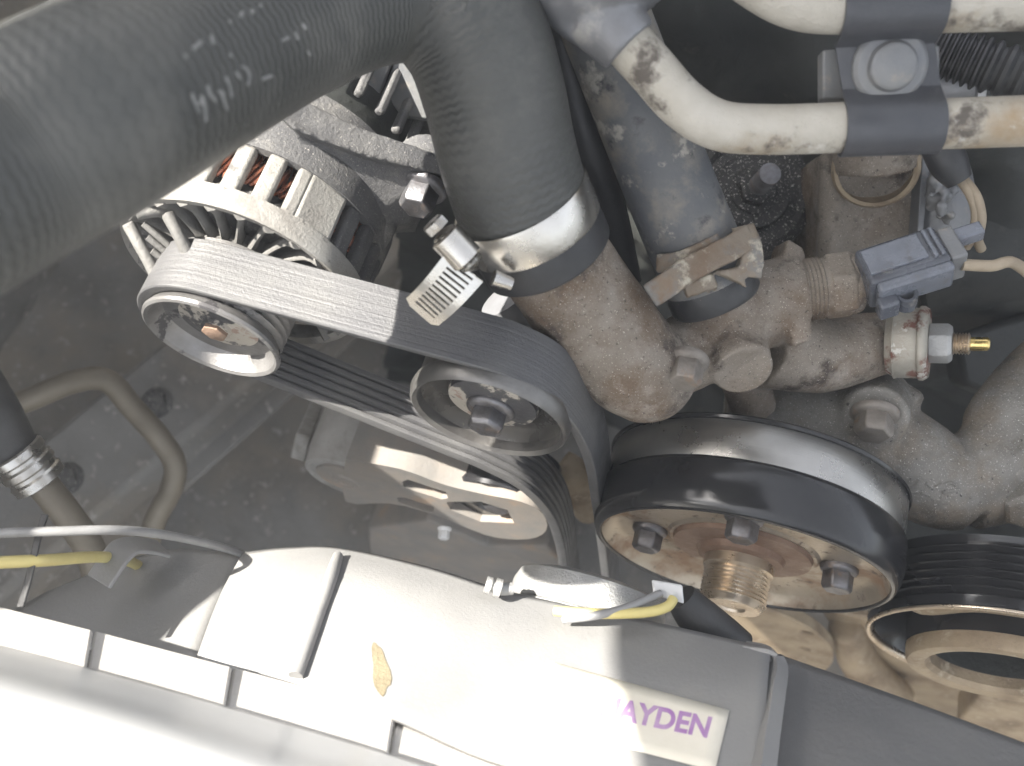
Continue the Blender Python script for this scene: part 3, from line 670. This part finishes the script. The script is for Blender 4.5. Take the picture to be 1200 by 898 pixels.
# copper windings: loops of wire standing behind the slots
for k in range(75):
    a = -20 + k * 220 / 75; g = G()
    def pt(r, aa, y): return alt_c + Y * y + X * (math.cos(R(aa)) * r) + Z * (math.sin(R(aa)) * r)
    j = random.uniform(-.8, .8)
    g.tube([pt(.0405, a + j, .060), pt(.0430, a + j + 1.5, .052), pt(.0440, a + 3.5, .0455), pt(.0428, a + 5.5 - j, .0440), pt(.0415, a + 6.5, .0500), pt(.0405, a + 7, .060)], .00075, seg=6, sub=3, cap=False)
    make('copper_wire', g, m_copper, AL)
# left mounting ear with slanted fins
g = G()
for px0, py0, px1, py1, d_ in ((196, 250, 222, 300, .345), (150, 262, 190, 335, .355), (160, 250, 196, 246, .348)):
    g.tube([P(px0, py0, d_), P((px0 + px1) / 2, (py0 + py1) / 2, d_ + .001), P(px1, py1, d_ + .004)], [.0026, .0024, .0028], seg=12)
g.tube([P(190, 335, .36), P(215, 330, .364)], .003, seg=10)
cast('ear_frame', g, m_altmid, AL, voxel=.0009, smooth=3, lump=.0003)
for k in range(5):
    g = G(); g.tube([P(168 + k * 5, 262 + k * 16, .351 + k * .002), P(212 - k * 2, 300 + k * 8, .358 + k * .001)], .0013, seg=10, sub=2); make('ear_fin', g, m_altmid, AL)
# main case body and mount arm
g = G(); g.lathe(alt_c, Y, [(.036, .0655), (RB - .0008, .0660), (RB - .0008, .0900), (.036, .0905), (.036, .0655)], 96); make('stator_ring', g, m_altdark, AL)
g = G()
g.prism([P(322, 132, .338), P(340, 110, .340), P(425, 150, .352), P(530, 186, .366), P(530, 208, .366), P(430, 184, .352), P(345, 152, .338)], -BACK * .030)
g.prism([P(345, 155, .346), P(430, 188, .358), P(500, 210, .368), P(480, 262, .386), P(430, 262, .376), P(362, 222, .354)], -BACK * .026)
g.tube([P(499, 186, .384), P(497, 217, .3725)], [.0122, .0112], seg=28)
g.tube([P(395, 235, .366), P(380, 275, .372)], [.0055, .004], seg=14)
g.tube([P(452, 262, .384), P(432, 300, .386)], [.0055, .004], seg=14)
cast('mount_arm', g, m_altdark, AL, voxel=.0012, smooth=4, lump=.0007)
g = G(); g.bolt(P(497, 218, .372), FRONT, .0072, .0115, 1.3, spin=8); make('mount_bolt', g, m_bolt, AL, bevel=.0004)
RR = .0495
for k in range(11):
    a = 20 + k * 13; g = G(); arcbar(a, 2.0, .098, .128, RR, RR - .004, g); make('rear_bar', g, m_altdark, AL, bevel=.001)
g = G(); g.lathe(alt_c, Y, [(RR - .004, .126), (RR + .0006, .126), (RR + .0006, .150), (.03, .158), (.03, .126), (RR - .004, .126)], 80); make('rear_cap', g, m_altdark, AL)
g = G(); g.lathe(alt_c, Y, [(0, .088), (.042, .090), (.042, .130), (0, .130)], 56); make('rear_core', g, m_dark, AL)
# heat shield panels behind the alternator
g = G(); g.prism([P(412, 82, .375), P(462, 60, .378), P(444, 112, .384)], -BACK * .004); make('rear_plate', g, m_plate, AL, bevel=.0006)
g = G(); g.prism([P(466, 62, .380), P(500, 80, .382), P(502, 140, .392), P(472, 136, .392), P(448, 110, .388)], -BACK * .004); make('rear_plate', g, m_plate, AL, bevel=.0006)

# ------------------------------------------------------------------ idler pulley
idc = on_y(571, 492, .1425); IR = .0304
ID = thing('idler_pulley', idc, 'dished idler pulley with a centre bolt between the belt runs', 'pulley')
g = G(); g.lathe(idc, Y, [(IR - .0026, .0012), (IR - .0012, -.0002), (IR, .0010), (IR + .0008, .0045), (IR + .0002, .0070), (IR - .001, .0085), (IR - .001, .026), (IR - .003, .026), (IR - .0030, .006), (IR - .0026, .0012)], 96); make('rim', g, m_idler, ID)
g = G(); g.lathe(idc, FRONT, [(IR - .0024, -.004), (IR - .0050, -.0085), (.0205, -.0105), (.0182, -.0100), (.0178, -.0080), (0, -.0080)], 88); idd = make('dish', g, m_idlerd, ID)
g = G(); g.lathe(idc, FRONT, [(.0176, -.0082), (.0170, -.0066), (.0110, -.0058), (.0095, -.0050), (0, -.0050)], 72); make('washer', g, m_flake, idd)
g = G(); g.bolt(idc + Y * .0052, FRONT, .0072, .0095, 1.3, spin=25); make('bolt', g, m_bolt, ID, bevel=.0004)

# ------------------------------------------------------------------ tensioner
TN = thing('belt_tensioner', on_y(406, 563, .150), 'grey belt tensioner with slotted arm below the lower belt run', 'tensioner')
tc_ = on_y(406, 563, .150); tr = .0225
g = G(); g.lathe(tc_, Y, [(0, .0012), (tr - .003, .0012), (tr - .0015, 0), (tr, .001), (tr + .0012, .010), (tr + .0012, .050), (0, .050)], 72); tsc = make('spring_case', g, m_case, TN)
g = G(); g.lathe(tc_, FRONT, [(.0165, -.002), (.0160, 0), (.0080, .0004), (.0072, .0016), (.005, .0018), (.0045, .0008), (0, .0008)], 56); make('case_cap', g, m_arm, tsc)
g = G(); s1, s2 = on_y(352, 525, .160), on_y(372, 476, .21); g.box((s1 + s2) / 2, (s2 - s1) / 2, X * .004, (s2 - s1).cross(X).normalized() * .007); make('anchor_lug', g, m_case, TN, bevel=.001)
tp = on_y(582, 594, .152); trp = .0262
ya_ = .149
outl = [on_y(x, y, ya_) for x, y in ((405, 538), (470, 550), (520, 568), (570, 580), (610, 588), (636, 602), (640, 622), (620, 632), (580, 630), (545, 618), (505, 602), (455, 590), (405, 588))]
outl = V(catmull([tuple(p) for p in outl + [outl[0]]], 3))[:-1]
g = G(); g.prism(outl, Y * .022); arm = make('arm', g, m_arm, TN)
def slot(pxs, dep): 
    return [on_y(x, y, ya_ - .004) for x, y in pxs], Y * dep
g = G()
for pxs in (((468, 573), (475, 571), (520, 586), (522, 593), (514, 594), (470, 580)), ((462, 592), (472, 592), (506, 603), (505, 609), (495, 608), (464, 597)), ((520, 597), (560, 597), (592, 607), (600, 622), (560, 620), (525, 606))):
    a_, d_ = slot(pxs, .014); g.prism(a_, d_)
try: cut(arm, g)
except Exception as ex: print('cut failed', ex)
g = G(); g.lathe(tp, Y, [(0, .004), (.012, .004), (.0145, .001), (.0215, .0008), (.0245, .003), (.0262, .001), (.0270, .003), (.0262, .0055), (.0262, .026), (0, .026)], 80); make('pulley', g, m_black, TN)
g = G(); g.bolt(tp + Y * .004, FRONT, .007, .006, 1.3); make('bolt', g, m_bolt, TN, bevel=.0004)
g = G(); g.bolt(on_y(521, 619, .145), FRONT + X * .2, .0030, .006, 1.2); make('stop_pin', g, m_header, TN, bevel=.0002)
g = G()
g.prism([on_y(x, y, .172) for x, y in ((430, 620), (500, 610), (570, 640), (640, 640), (668, 670), (640, 720), (440, 700))], Y * .02)
g.tube([on_y(522, 500, .185), on_y(526, 530, .175)], [.006, .006], seg=14)
tag(cast('front_cover', g, m_arm, None, voxel=.0016, smooth=5), 'dusty rust coloured cover plate below the belt tensioner', 'plate')
g = G(); g.tube([on_y(655, 545, .19), on_y(672, 560, .187), on_y(690, 600, .185)], [.009, .010, .008], seg=18)
tag(cast('block_boss', g, m_tan, None, voxel=.0012, smooth=4), 'rusty boss showing in the gap right of the idler', 'boss')
g = G(); g.tube([P(592, 348, .40), P(610, 372, .405), P(628, 400, .41)], [.012, .0125, .012], seg=24)
tag(make('coolant_nipple', g, m_fit), 'short grey stub showing just above the belt under the clamp', 'stub')

# ------------------------------------------------------------------ water pump pulley
fcx = on_y(866, 662, .1405); FR = .0622
WY = (Y + Z * .045).normalized(); WX = X; WZ = WX.cross(WY)
WP = thing('water_pump_pulley', fcx, 'large black and steel pulley with bolted tan face and threaded shaft', 'pulley')
g = G(); g.lathe(fcx, WY, [(FR - .0008, .0016), (FR - .0002, .0004), (FR + .0008, .0010), (FR + .0022, .0040), (FR + .0030, .008), (FR + .0030, .0200), (FR + .0024, .0215), (FR + .0018, .0220)], 128); make('outer_wall', g, m_black, WP, solid=.0012, offset=0)
g = G(); g.lathe(fcx, WY, [(FR + .0012, .0216), (FR + .0018, .0224), (FR + .0018, .0380), (FR + .0010, .0386)], 128); make('belt_track', g, m_track, WP, solid=.001, offset=0)
g = G(); g.lathe(fcx, WY, [(FR + .0012, .0383), (FR + .0030, .0387), (FR + .0034, .0398), (FR + .0028, .0406), (.02, .0412), (0, .0412)], 128); make('rear_lip', g, m_black, WP)
g = G(); g.lathe(fcx, -WY, [(FR - .0008, -.0014), (FR - .0014, -.0010), (FR - .0044, -.0058), (FR - .0085, -.0078), (.0330, -.0082), (.0315, -.0070), (.0305, -.0072), (0, -.0072)], 128); wfd = make('face_dish', g, m_dish, WP)
g = G(); g.lathe(fcx, -WY, [(.0300, -.0072), (.0295, -.0052), (.0190, -.0046), (.0180, -.002), (.0150, -.001), (0, -.001)], 96); make('hub_flange', g, m_rust, WP)
pr = [(.0150, -.002), (.0150, .003)]
for k in range(8): pr += [(.0142, .0035 + k * .0018), (.0133, .0044 + k * .0018)]
pr += [(.0130, .0180), (.0118, .0192), (.006, .0192), (.0052, .0182), (0, .0180)]
g = G(); g.lathe(fcx, -WY, pr, 64); make('threaded_shaft', g, m_thread, WP, sharp=30)
for a in (62, 152, 242, 332):
    an = a + 46
    bpos = fcx + WY * .0080 + X * (math.cos(R(an)) * .0405) + WZ * (math.sin(R(an)) * .0405)
    g = G(); g.bolt(bpos, -WY, .0066, .0105, 1.2, spin=a * 1.3); make('bolt', g, m_bolt, wfd, bevel=.0005)

# crank pulley ----------------------------------------------------
crc = on_y(1174, 764, .1405); CR = .0560
CP = thing('crank_pulley', crc, 'grooved black pulley with open round hub at the lower right edge', 'pulley')
pr = [(CR - .0030, .0030), (CR - .001, 0), (CR, .001), (CR, .0040)]
for k in range(7): pr += [(CR + .0002, .0052 + k * .0036), (CR - .0022, .0070 + k * .0036)]
pr += [(CR, .0315), (CR - .003, .0325), (.02, .033), (.02, .030)]
g = G(); g.lathe(crc, Y, pr, 120); make('grooved_rim', g, m_black, CP, sharp=25)
g = G(); g.lathe(crc, FRONT, [(CR - .0028, -.0030), (CR - .0058, -.010), (CR - .0080, -.020), (.0420, -.022), (.0395, -.018), (.0392, .004)], 112); make('recess', g, m_black, CP, sharp=30)  # hub recess coloured black, standing in for the shade inside it
g = G(); g.lathe(crc, FRONT, [(.0388, .003), (.0390, .0050), (.0388, .0090), (.0378, .0108), (.0345, .0114), (.0305, .0104), (.0288, .0080), (.0285, .0010)], 112); make('hub_ring', g, m_tan, CP, sharp=30)
g = G(); g.lathe(crc, FRONT, [(.0282, .0032), (.0278, -.030), (0, -.030)], 96); make('bore', g, m_dark, CP)  # bore coloured near black, the shade of the hole put into colour
g = G(); g.tube([crc + X * -.047 + Z * .004 + Y * .014, crc + X * -.044 + Z * .014 + Y * .006, crc + X * -.030 + Z * .036 + Y * .006, crc + X * .01 + Z * .046 + Y * .008], [.004, .0052, .0048, .004], seg=14); make('web', g, m_tan, CP)
g = G(); g.lathe(crc, FRONT, [(CR - .0022, -.0026), (CR - .0006, .0006), (CR + .0002, -.0006)], 112); make('rim_edge', g, m_thread, CP, solid=.0006)

# brackets low behind the pulleys ---------------------------------
g = G(); o_ = [on_y(x, y, .165) for x, y in ((800, 690), (850, 702), (900, 715), (945, 735), (972, 758), (976, 776), (962, 790), (936, 792), (900, 785), (880, 765), (850, 750), (810, 740))]
o_ = V(catmull([tuple(p) for p in o_ + [o_[0]]], 4))[:-1]
LB = thing('lower_bracket', on_y(900, 750, .165), 'curved tan bracket arm with two holes under the large pulley', 'bracket')
g.prism(o_, Y * .008); br = make('arm', g, m_tan, LB)
g = G()
for hx, hy in ((942, 762), (940, 780)): g.lathe(on_y(hx, hy, .155), Y, [(.0034, 0), (.0034, .03)], 20, cap=True)
try: cut(br, g)
except Exception as ex: print('cut failed', ex)
br.modifiers.new('b', 'BEVEL').width = .001
g = G(); g.prism([on_y(x, y, .185) for x, y in ((962, 716), (1020, 726), (1100, 760), (1240, 790), (1240, 905), (1120, 850), (1040, 810), (990, 765))], Y * .006)
tag(make('splash_plate', g, m_tan, None, bevel=.002), 'sandy metal plate below the grooved pulley', 'plate')
g = G(); g.tube([on_y(990, 735, .182), on_y(1010, 780, .178), on_y(1050, 820, .17)], [.010, .013, .014], seg=20); g.prism([on_y(x, y, .15) for x, y in ((1120, 850), (1160, 800), (1260, 800), (1260, 920))], Y * .02)
tag(cast('lower_rail', g, m_tan, None, voxel=.0018, smooth=5), 'rounded sandy rail at the very bottom right below the pulleys', 'rail')

# ------------------------------------------------------------------ fan shroud, sticker, fan motor
SH = thing('fan_shroud', P(600, 800, .33), 'dark plastic fan shroud along the bottom with a cream sticker', 'shroud')
sh_rows = [[(288, 654, .396), (340, 649, .391), (400, 650, .386), (500, 672, .378), (600, 702, .37), (760, 735, .355), (902, 768, .340)],
           [(262, 704, .372), (330, 690, .366), (395, 690, .362), (495, 722, .352), (600, 760, .344), (760, 800, .330), (898, 828, .316)],
           [(232, 778, .338), (300, 792, .332), (370, 815, .326), (470, 850, .314), (590, 900, .306), (760, 930, .296), (892, 950, .286)]]
g = G(); g.patch([[P(*p) for p in r] for r in sh_rows], 6, 6); shp = make('top_panel', g, m_shroud, SH, solid=.003)
hs = hitter(shp)
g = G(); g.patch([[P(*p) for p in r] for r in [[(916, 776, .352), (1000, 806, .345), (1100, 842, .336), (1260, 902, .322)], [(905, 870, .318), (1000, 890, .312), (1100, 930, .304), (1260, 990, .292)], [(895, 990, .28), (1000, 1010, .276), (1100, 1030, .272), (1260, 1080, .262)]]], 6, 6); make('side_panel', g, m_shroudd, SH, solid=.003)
def ridge(pxs, w, hgt, nm, mat, lift=0):
    pp = []
    for x_, y_ in pxs:
        h, nn = hs(x_, y_)
        if h: pp.append(h + nn * (hgt * .4 + lift))
    g = G(); g.tube(pp, [w * (.8 if k == 0 else 1) for k in range(len(pp))], seg=14, sub=5); return make(nm, g, mat, SH)
ridge([(396, 655), (388, 680), (372, 725), (358, 765), (347, 795)], .0026, .003, 'rib', m_shroud)
g = G(); ribbon(g, V(catmull([tuple(P(*p)) for p in ((872, 763, .343), (898, 768, .3395), (908, 780, .337), (905, 810, .324), (898, 860, .306), (890, 930, .286))], 6)), .0055, .0075, BACK); make('corner_rib', g, m_shroud, SH, bevel=.0018, seg=3)
g = G(); g.patch([[P(*p) for p in r_] for r_ in [[(60, 700, .415), (190, 651, .412), (287, 657, .405)], [(30, 716, .405), (160, 700, .395), (262, 706, .385)], [(-20, 745, .39), (130, 765, .375), (232, 782, .352)]]], 5, 5); make('end_panel', g, m_shroud, SH, solid=.003)
g = G(); pl = []
for k in range(22):
    a_ = 2 * math.pi * k / 22; rr_ = 1 + .16 * math.sin(3 * a_ + 1) + .10 * math.sin(5 * a_); h_, n_ = hs(446 + 10 * rr_ * math.cos(a_) + 4 * math.sin(a_), 786 + 30 * rr_ * math.sin(a_)); pl.append(h_ + n_ * .0003)
vv_ = [g.bm.verts.new(p) for p in pl]; g.face(vv_); make('mud_smear', g, m_mud, SH)
# lip under the rear edge
g = G(); rr_ = [P(*p) for p in sh_rows[0]]; g.patch([rr_, [p - Z * .035 - Y * .002 for p in rr_]], 6, 2); make('rear_lip', g, m_shroud, SH, solid=.003)
rr_ = [P(*p) for p in [(916, 776, .352), (1000, 806, .345), (1100, 842, .336), (1260, 902, .322)]]
g = G(); g.patch([rr_, [p - Z * .035 - Y * .002 for p in rr_]], 6, 2); make('rear_lip', g, m_shroud, SH, solid=.003)
# sticker and its lettering lie on the panel
ST = thing('sticker', hs(790, 860)[0], 'cream sticker with purple lettering on the shroud', 'sticker')
def onsh(x_, y_, l): h, nn = hs(x_, y_); return h + nn * l
g = G(); c4 = ((640, 775), (855, 834), (838, 905), (625, 850))
rows = []
for j in range(7):
    v = j / 6; row = []
    for i in range(13):
        u = i / 12; x_ = (c4[0][0] * (1 - u) + c4[1][0] * u) * (1 - v) + (c4[3][0] * (1 - u) + c4[2][0] * u) * v; y_ = (c4[0][1] * (1 - u) + c4[1][1] * u) * (1 - v) + (c4[3][1] * (1 - u) + c4[2][1] * u) * v
        row.append(onsh(x_, y_, .0005))
    rows.append(row)
g.patch(rows, 1, 1); make('paper', g, m_label, ST, solid=.0002)
fc_ = bpy.data.curves.new('lettering', 'FONT'); fc_.body = 'HAYDEN'; fc_.size = 1; fc_.extrude = .004; fc_.shear = .15; fc_.offset = .028
fo = bpy.data.objects.new('lettering', fc_); COL.objects.link(fo); bpy.context.view_layer.update()
me = bpy.data.meshes.new_from_object(fo.evaluated_get(bpy.context.evaluated_depsgraph_get())); bpy.data.objects.remove(fo)
xs = [v.co.x for v in me.vertices]; ys = [v.co.y for v in me.vertices]; x0_, x1_, yy0, yy1 = min(xs), max(xs), min(ys), max(ys)
for v in me.vertices:
    u = (v.co.x - x0_) / (x1_ - x0_); w_ = (v.co.y - yy0) / (yy1 - yy0)
    px_ = 701 + 131 * u + 3 * w_; py_ = 841 + 26.5 * u - 25 * w_
    v.co = onsh(px_, py_, .0009 if v.co.z > 0 else .0006) - ST.location
lo_ = bpy.data.objects.new('lettering', me); COL.objects.link(lo_); lo_.parent = ST; me.materials.append(m_ink)

FM = thing('fan_motor', P(680, 700, .368), 'silver fan motor can poking over the shroud edge', 'motor')
fm0 = P(676, 756, .388)
fax = (Y * .97 + Z * .12).normalized()
g = G(); g.lathe(fm0, fax, [(.0322, -.004), (.0326, 0), (.0326, .0105), (.0320, .0112)], 72); make('lower_can', g, m_zinc, FM, solid=.001)
g = G(); g.lathe(fm0, fax, [(.0316, .0112), (.0322, .0118), (.0318, .019), (.0300, .0235), (.025, .0255), (0, .0260)], 72); make('upper_can', g, m_zinc, FM)
g = G(); tb = P(781, 691, .352); g.prism([P(764, 680, .352), P(800, 686, .349), P(802, 708, .347), P(766, 698, .350)], -BACK * .0014); make('terminal_tab', g, m_header, FM, bevel=.0006)
g = G(); g.tube([P(600, 690, .362), P(585, 690, .360), P(572, 684, .359)], [.0024, .0024, .0022], seg=16); g.lathe(P(569, 685, .359), X, [(0, 0), (.0032, 0), (.0032, .0022), (.0022, .0024), (.0022, .0034), (.0036, .0036), (.0036, .0060), (0, .0060)], 24); make('mount_ear', g, m_zinc, FM)
g = G(); g.tube([P(*p) for p in ((774, 696, .3485), (755, 704, .345), (730, 714, .343), (695, 722, .344), (660, 726, .348))], .0016, seg=12); make('grey_lead', g, m_gwire, FM)
g = G(); g.tube([P(*p) for p in ((789, 702, .3465), (782, 711, .344), (762, 717, .342), (730, 719, .3425), (690, 719, .346), (650, 716, .351))], .0019, seg=12); make('yellow_lead', g, m_yellow, FM)
g = G(); g.tube([P(798, 700, .36), P(820, 725, .362), P(850, 745, .364), P(872, 756, .366)], [.006, .008, .007, .005], seg=20); make('lead_boot', g, m_rubber, FM)

# ------------------------------------------------------------------ front header panel and its seal strip
HP = thing('header_panel', P(200, 900, .22), 'bright silver header panel filling the bottom left corner', 'panel')
rows = [[(-80, 744, .300), (100, 790, .297), (280, 840, .294), (480, 899, .291), (700, 973, .287)],
        [(-80, 764, .276), (100, 812, .274), (280, 866, .272), (480, 930, .269), (700, 1010, .266)],
        [(-80, 800, .248), (100, 850, .246), (280, 905, .244), (480, 975, .242), (700, 1060, .240)],
        [(-80, 900, .222), (100, 960, .220), (280, 1010, .219), (480, 1080, .218), (700, 1160, .217)]]
g = G(); g.patch([[P(*p) for p in r] for r in rows], 6, 6); make('panel_skin', g, m_header, HP, solid=.002)
SL = thing('seal_strip', P(200, 800, .28), 'pale strip of end to end pads along the header panel', 'seal')
segs = [((-80, 690), (109, 738)), ((111.2, 738.6), (272, 781)), ((274.2, 781.6), (464, 832)), ((466.2, 832.6), (700, 902))]
for (a_, b_) in segs:
    g = G(); top0 = P(*a_, .326); top1 = P(*b_, .322); bot0 = P(a_[0] - 10, a_[1] + 56, .294); bot1 = P(b_[0] - 10, b_[1] + 58, .290)
    dn = (top1 - top0).cross(bot0 - top0).normalized()
    if dn.dot(BACK) > 0: dn = -dn
    g.prism([top0, top1, bot1, bot0], dn * .005); make('pad', g, m_seal, SL, bevel=.0009, seg=2)
# stain on the shroud and small bracket at its left end
g = G(); ribbon(g, V(catmull([tuple(P(*p)) for p in ((116, 682, .372), (138, 650, .376), (152, 640, .380), (172, 640, .386), (192, 644, .392))], 6)), .014, .0018, BACK * .5 + UP)
tag(make('shroud_clip', g, m_shroud, None, bevel=.0005), 'curved sunlit clip at the left end of the shroud', 'clip')

# ------------------------------------------------------------------ left side: pipe, crimped hose, wires, tie
g = G(); g.tube([P(*p) for p in ((-60, 500, .50), (30, 470, .50), (85, 448, .50), (125, 446, .502), (155, 478, .51), (188, 515, .52), (205, 545, .525), (200, 575, .53), (182, 610, .535), (168, 660, .54), (150, 720, .55))], .0062, seg=28, sub=8)
tag(make('bent_pipe', g, m_pipedull), 'tan bent metal pipe arching in the hazy left gap', 'pipe')
CH = thing('crimped_hose', P(30, 540, .42), 'black hose with a ribbed metal crimp at the left edge', 'hose')
g = G(); g.tube([P(-45, 420, .41), P(-8, 480, .415), P(12, 520, .42), P(26, 545, .425)], [.0105, .0105, .0105, .0105], seg=32); make('rubber', g, m_rubber, CH)
ch0 = P(16, 528, .42); cha = (P(60, 578, .43) - ch0).normalized()
g = G(); g.lathe(ch0, cha, [(.0112, 0), (.0122, .0008), (.0122, .004), (.0112, .0050), (.0112, .0066), (.0122, .0076), (.0122, .0106), (.0112, .0116), (.0112, .0132), (.0120, .0142), (.0118, .0180), (.0075, .0196), (0, .0196)], 40); make('crimp', g, m_steel, CH)
g = G(); g.tube([P(50, 568, .428), P(85, 612, .435), P(108, 650, .44), P(118, 700, .45)], .0068, seg=24); make('metal_end', g, m_pipedull, CH)
g = G(); g.tube([P(*p) for p in ((-60, 627, .330), (60, 623, .332), (150, 622, .345), (220, 632, .375), (280, 648, .402), (312, 668, .418), (330, 700, .43))], .0017, seg=12, sub=8); tag(make('grey_wire', g, m_gwire), 'grey wire arching above the shroud at the left', 'wire')
g = G(); g.tube([P(*p) for p in ((-60, 662, .325), (50, 657, .335), (120, 653, .372), (160, 662, .405), (190, 690, .43))], .0022, seg=12, sub=8); tag(make('yellow_wire', g, m_yellow), 'pale yellow wire running in from the left edge', 'wire')
g = G(); ribbon(g, [P(53, 603, .338), P(46, 625, .335), P(38, 660, .332), P(32, 685, .33), P(24, 712, .325)], .0024, .0012, BACK); tag(make('cable_tie', g, m_rubber, None, bevel=.0003), 'black cable tie end standing up by the two wires', 'tie')
# pale fender edge in the top left corner
g = G(); g.tube([P(-40, 70, .62), P(20, 34, .62), P(60, 14, .62), P(120, -30, .62)], .006, seg=16); g2 = g
tag(make('fender_flange', g2, m_header), 'pale metal flange in the top left corner behind the hose', 'flange')

# ------------------------------------------------------------------ added haze volume imitating lens glare
g = G(); g.box(Vector((0, 0, 1.1)), X * 1.7, Y * 1.7, Z * 1.5)
hz = make('haze', g, m_dark); hz.data.materials.clear()
vm = bpy.data.materials.new('glare_haze'); vm.use_nodes = True; vn = vm.node_tree.nodes; vn.remove(vn['Principled BSDF'])
pv = vn.new('ShaderNodeVolumePrincipled'); pv.inputs['Color'].default_value = (.93, .94, .95, 1); pv.inputs['Density'].default_value = .09
vm.node_tree.links.new(pv.outputs[0], vn['Material Output'].inputs['Volume']); hz.data.materials.append(vm)
tag(hz, 'thin added haze imitating lens glare over the engine bay', kind='stuff')
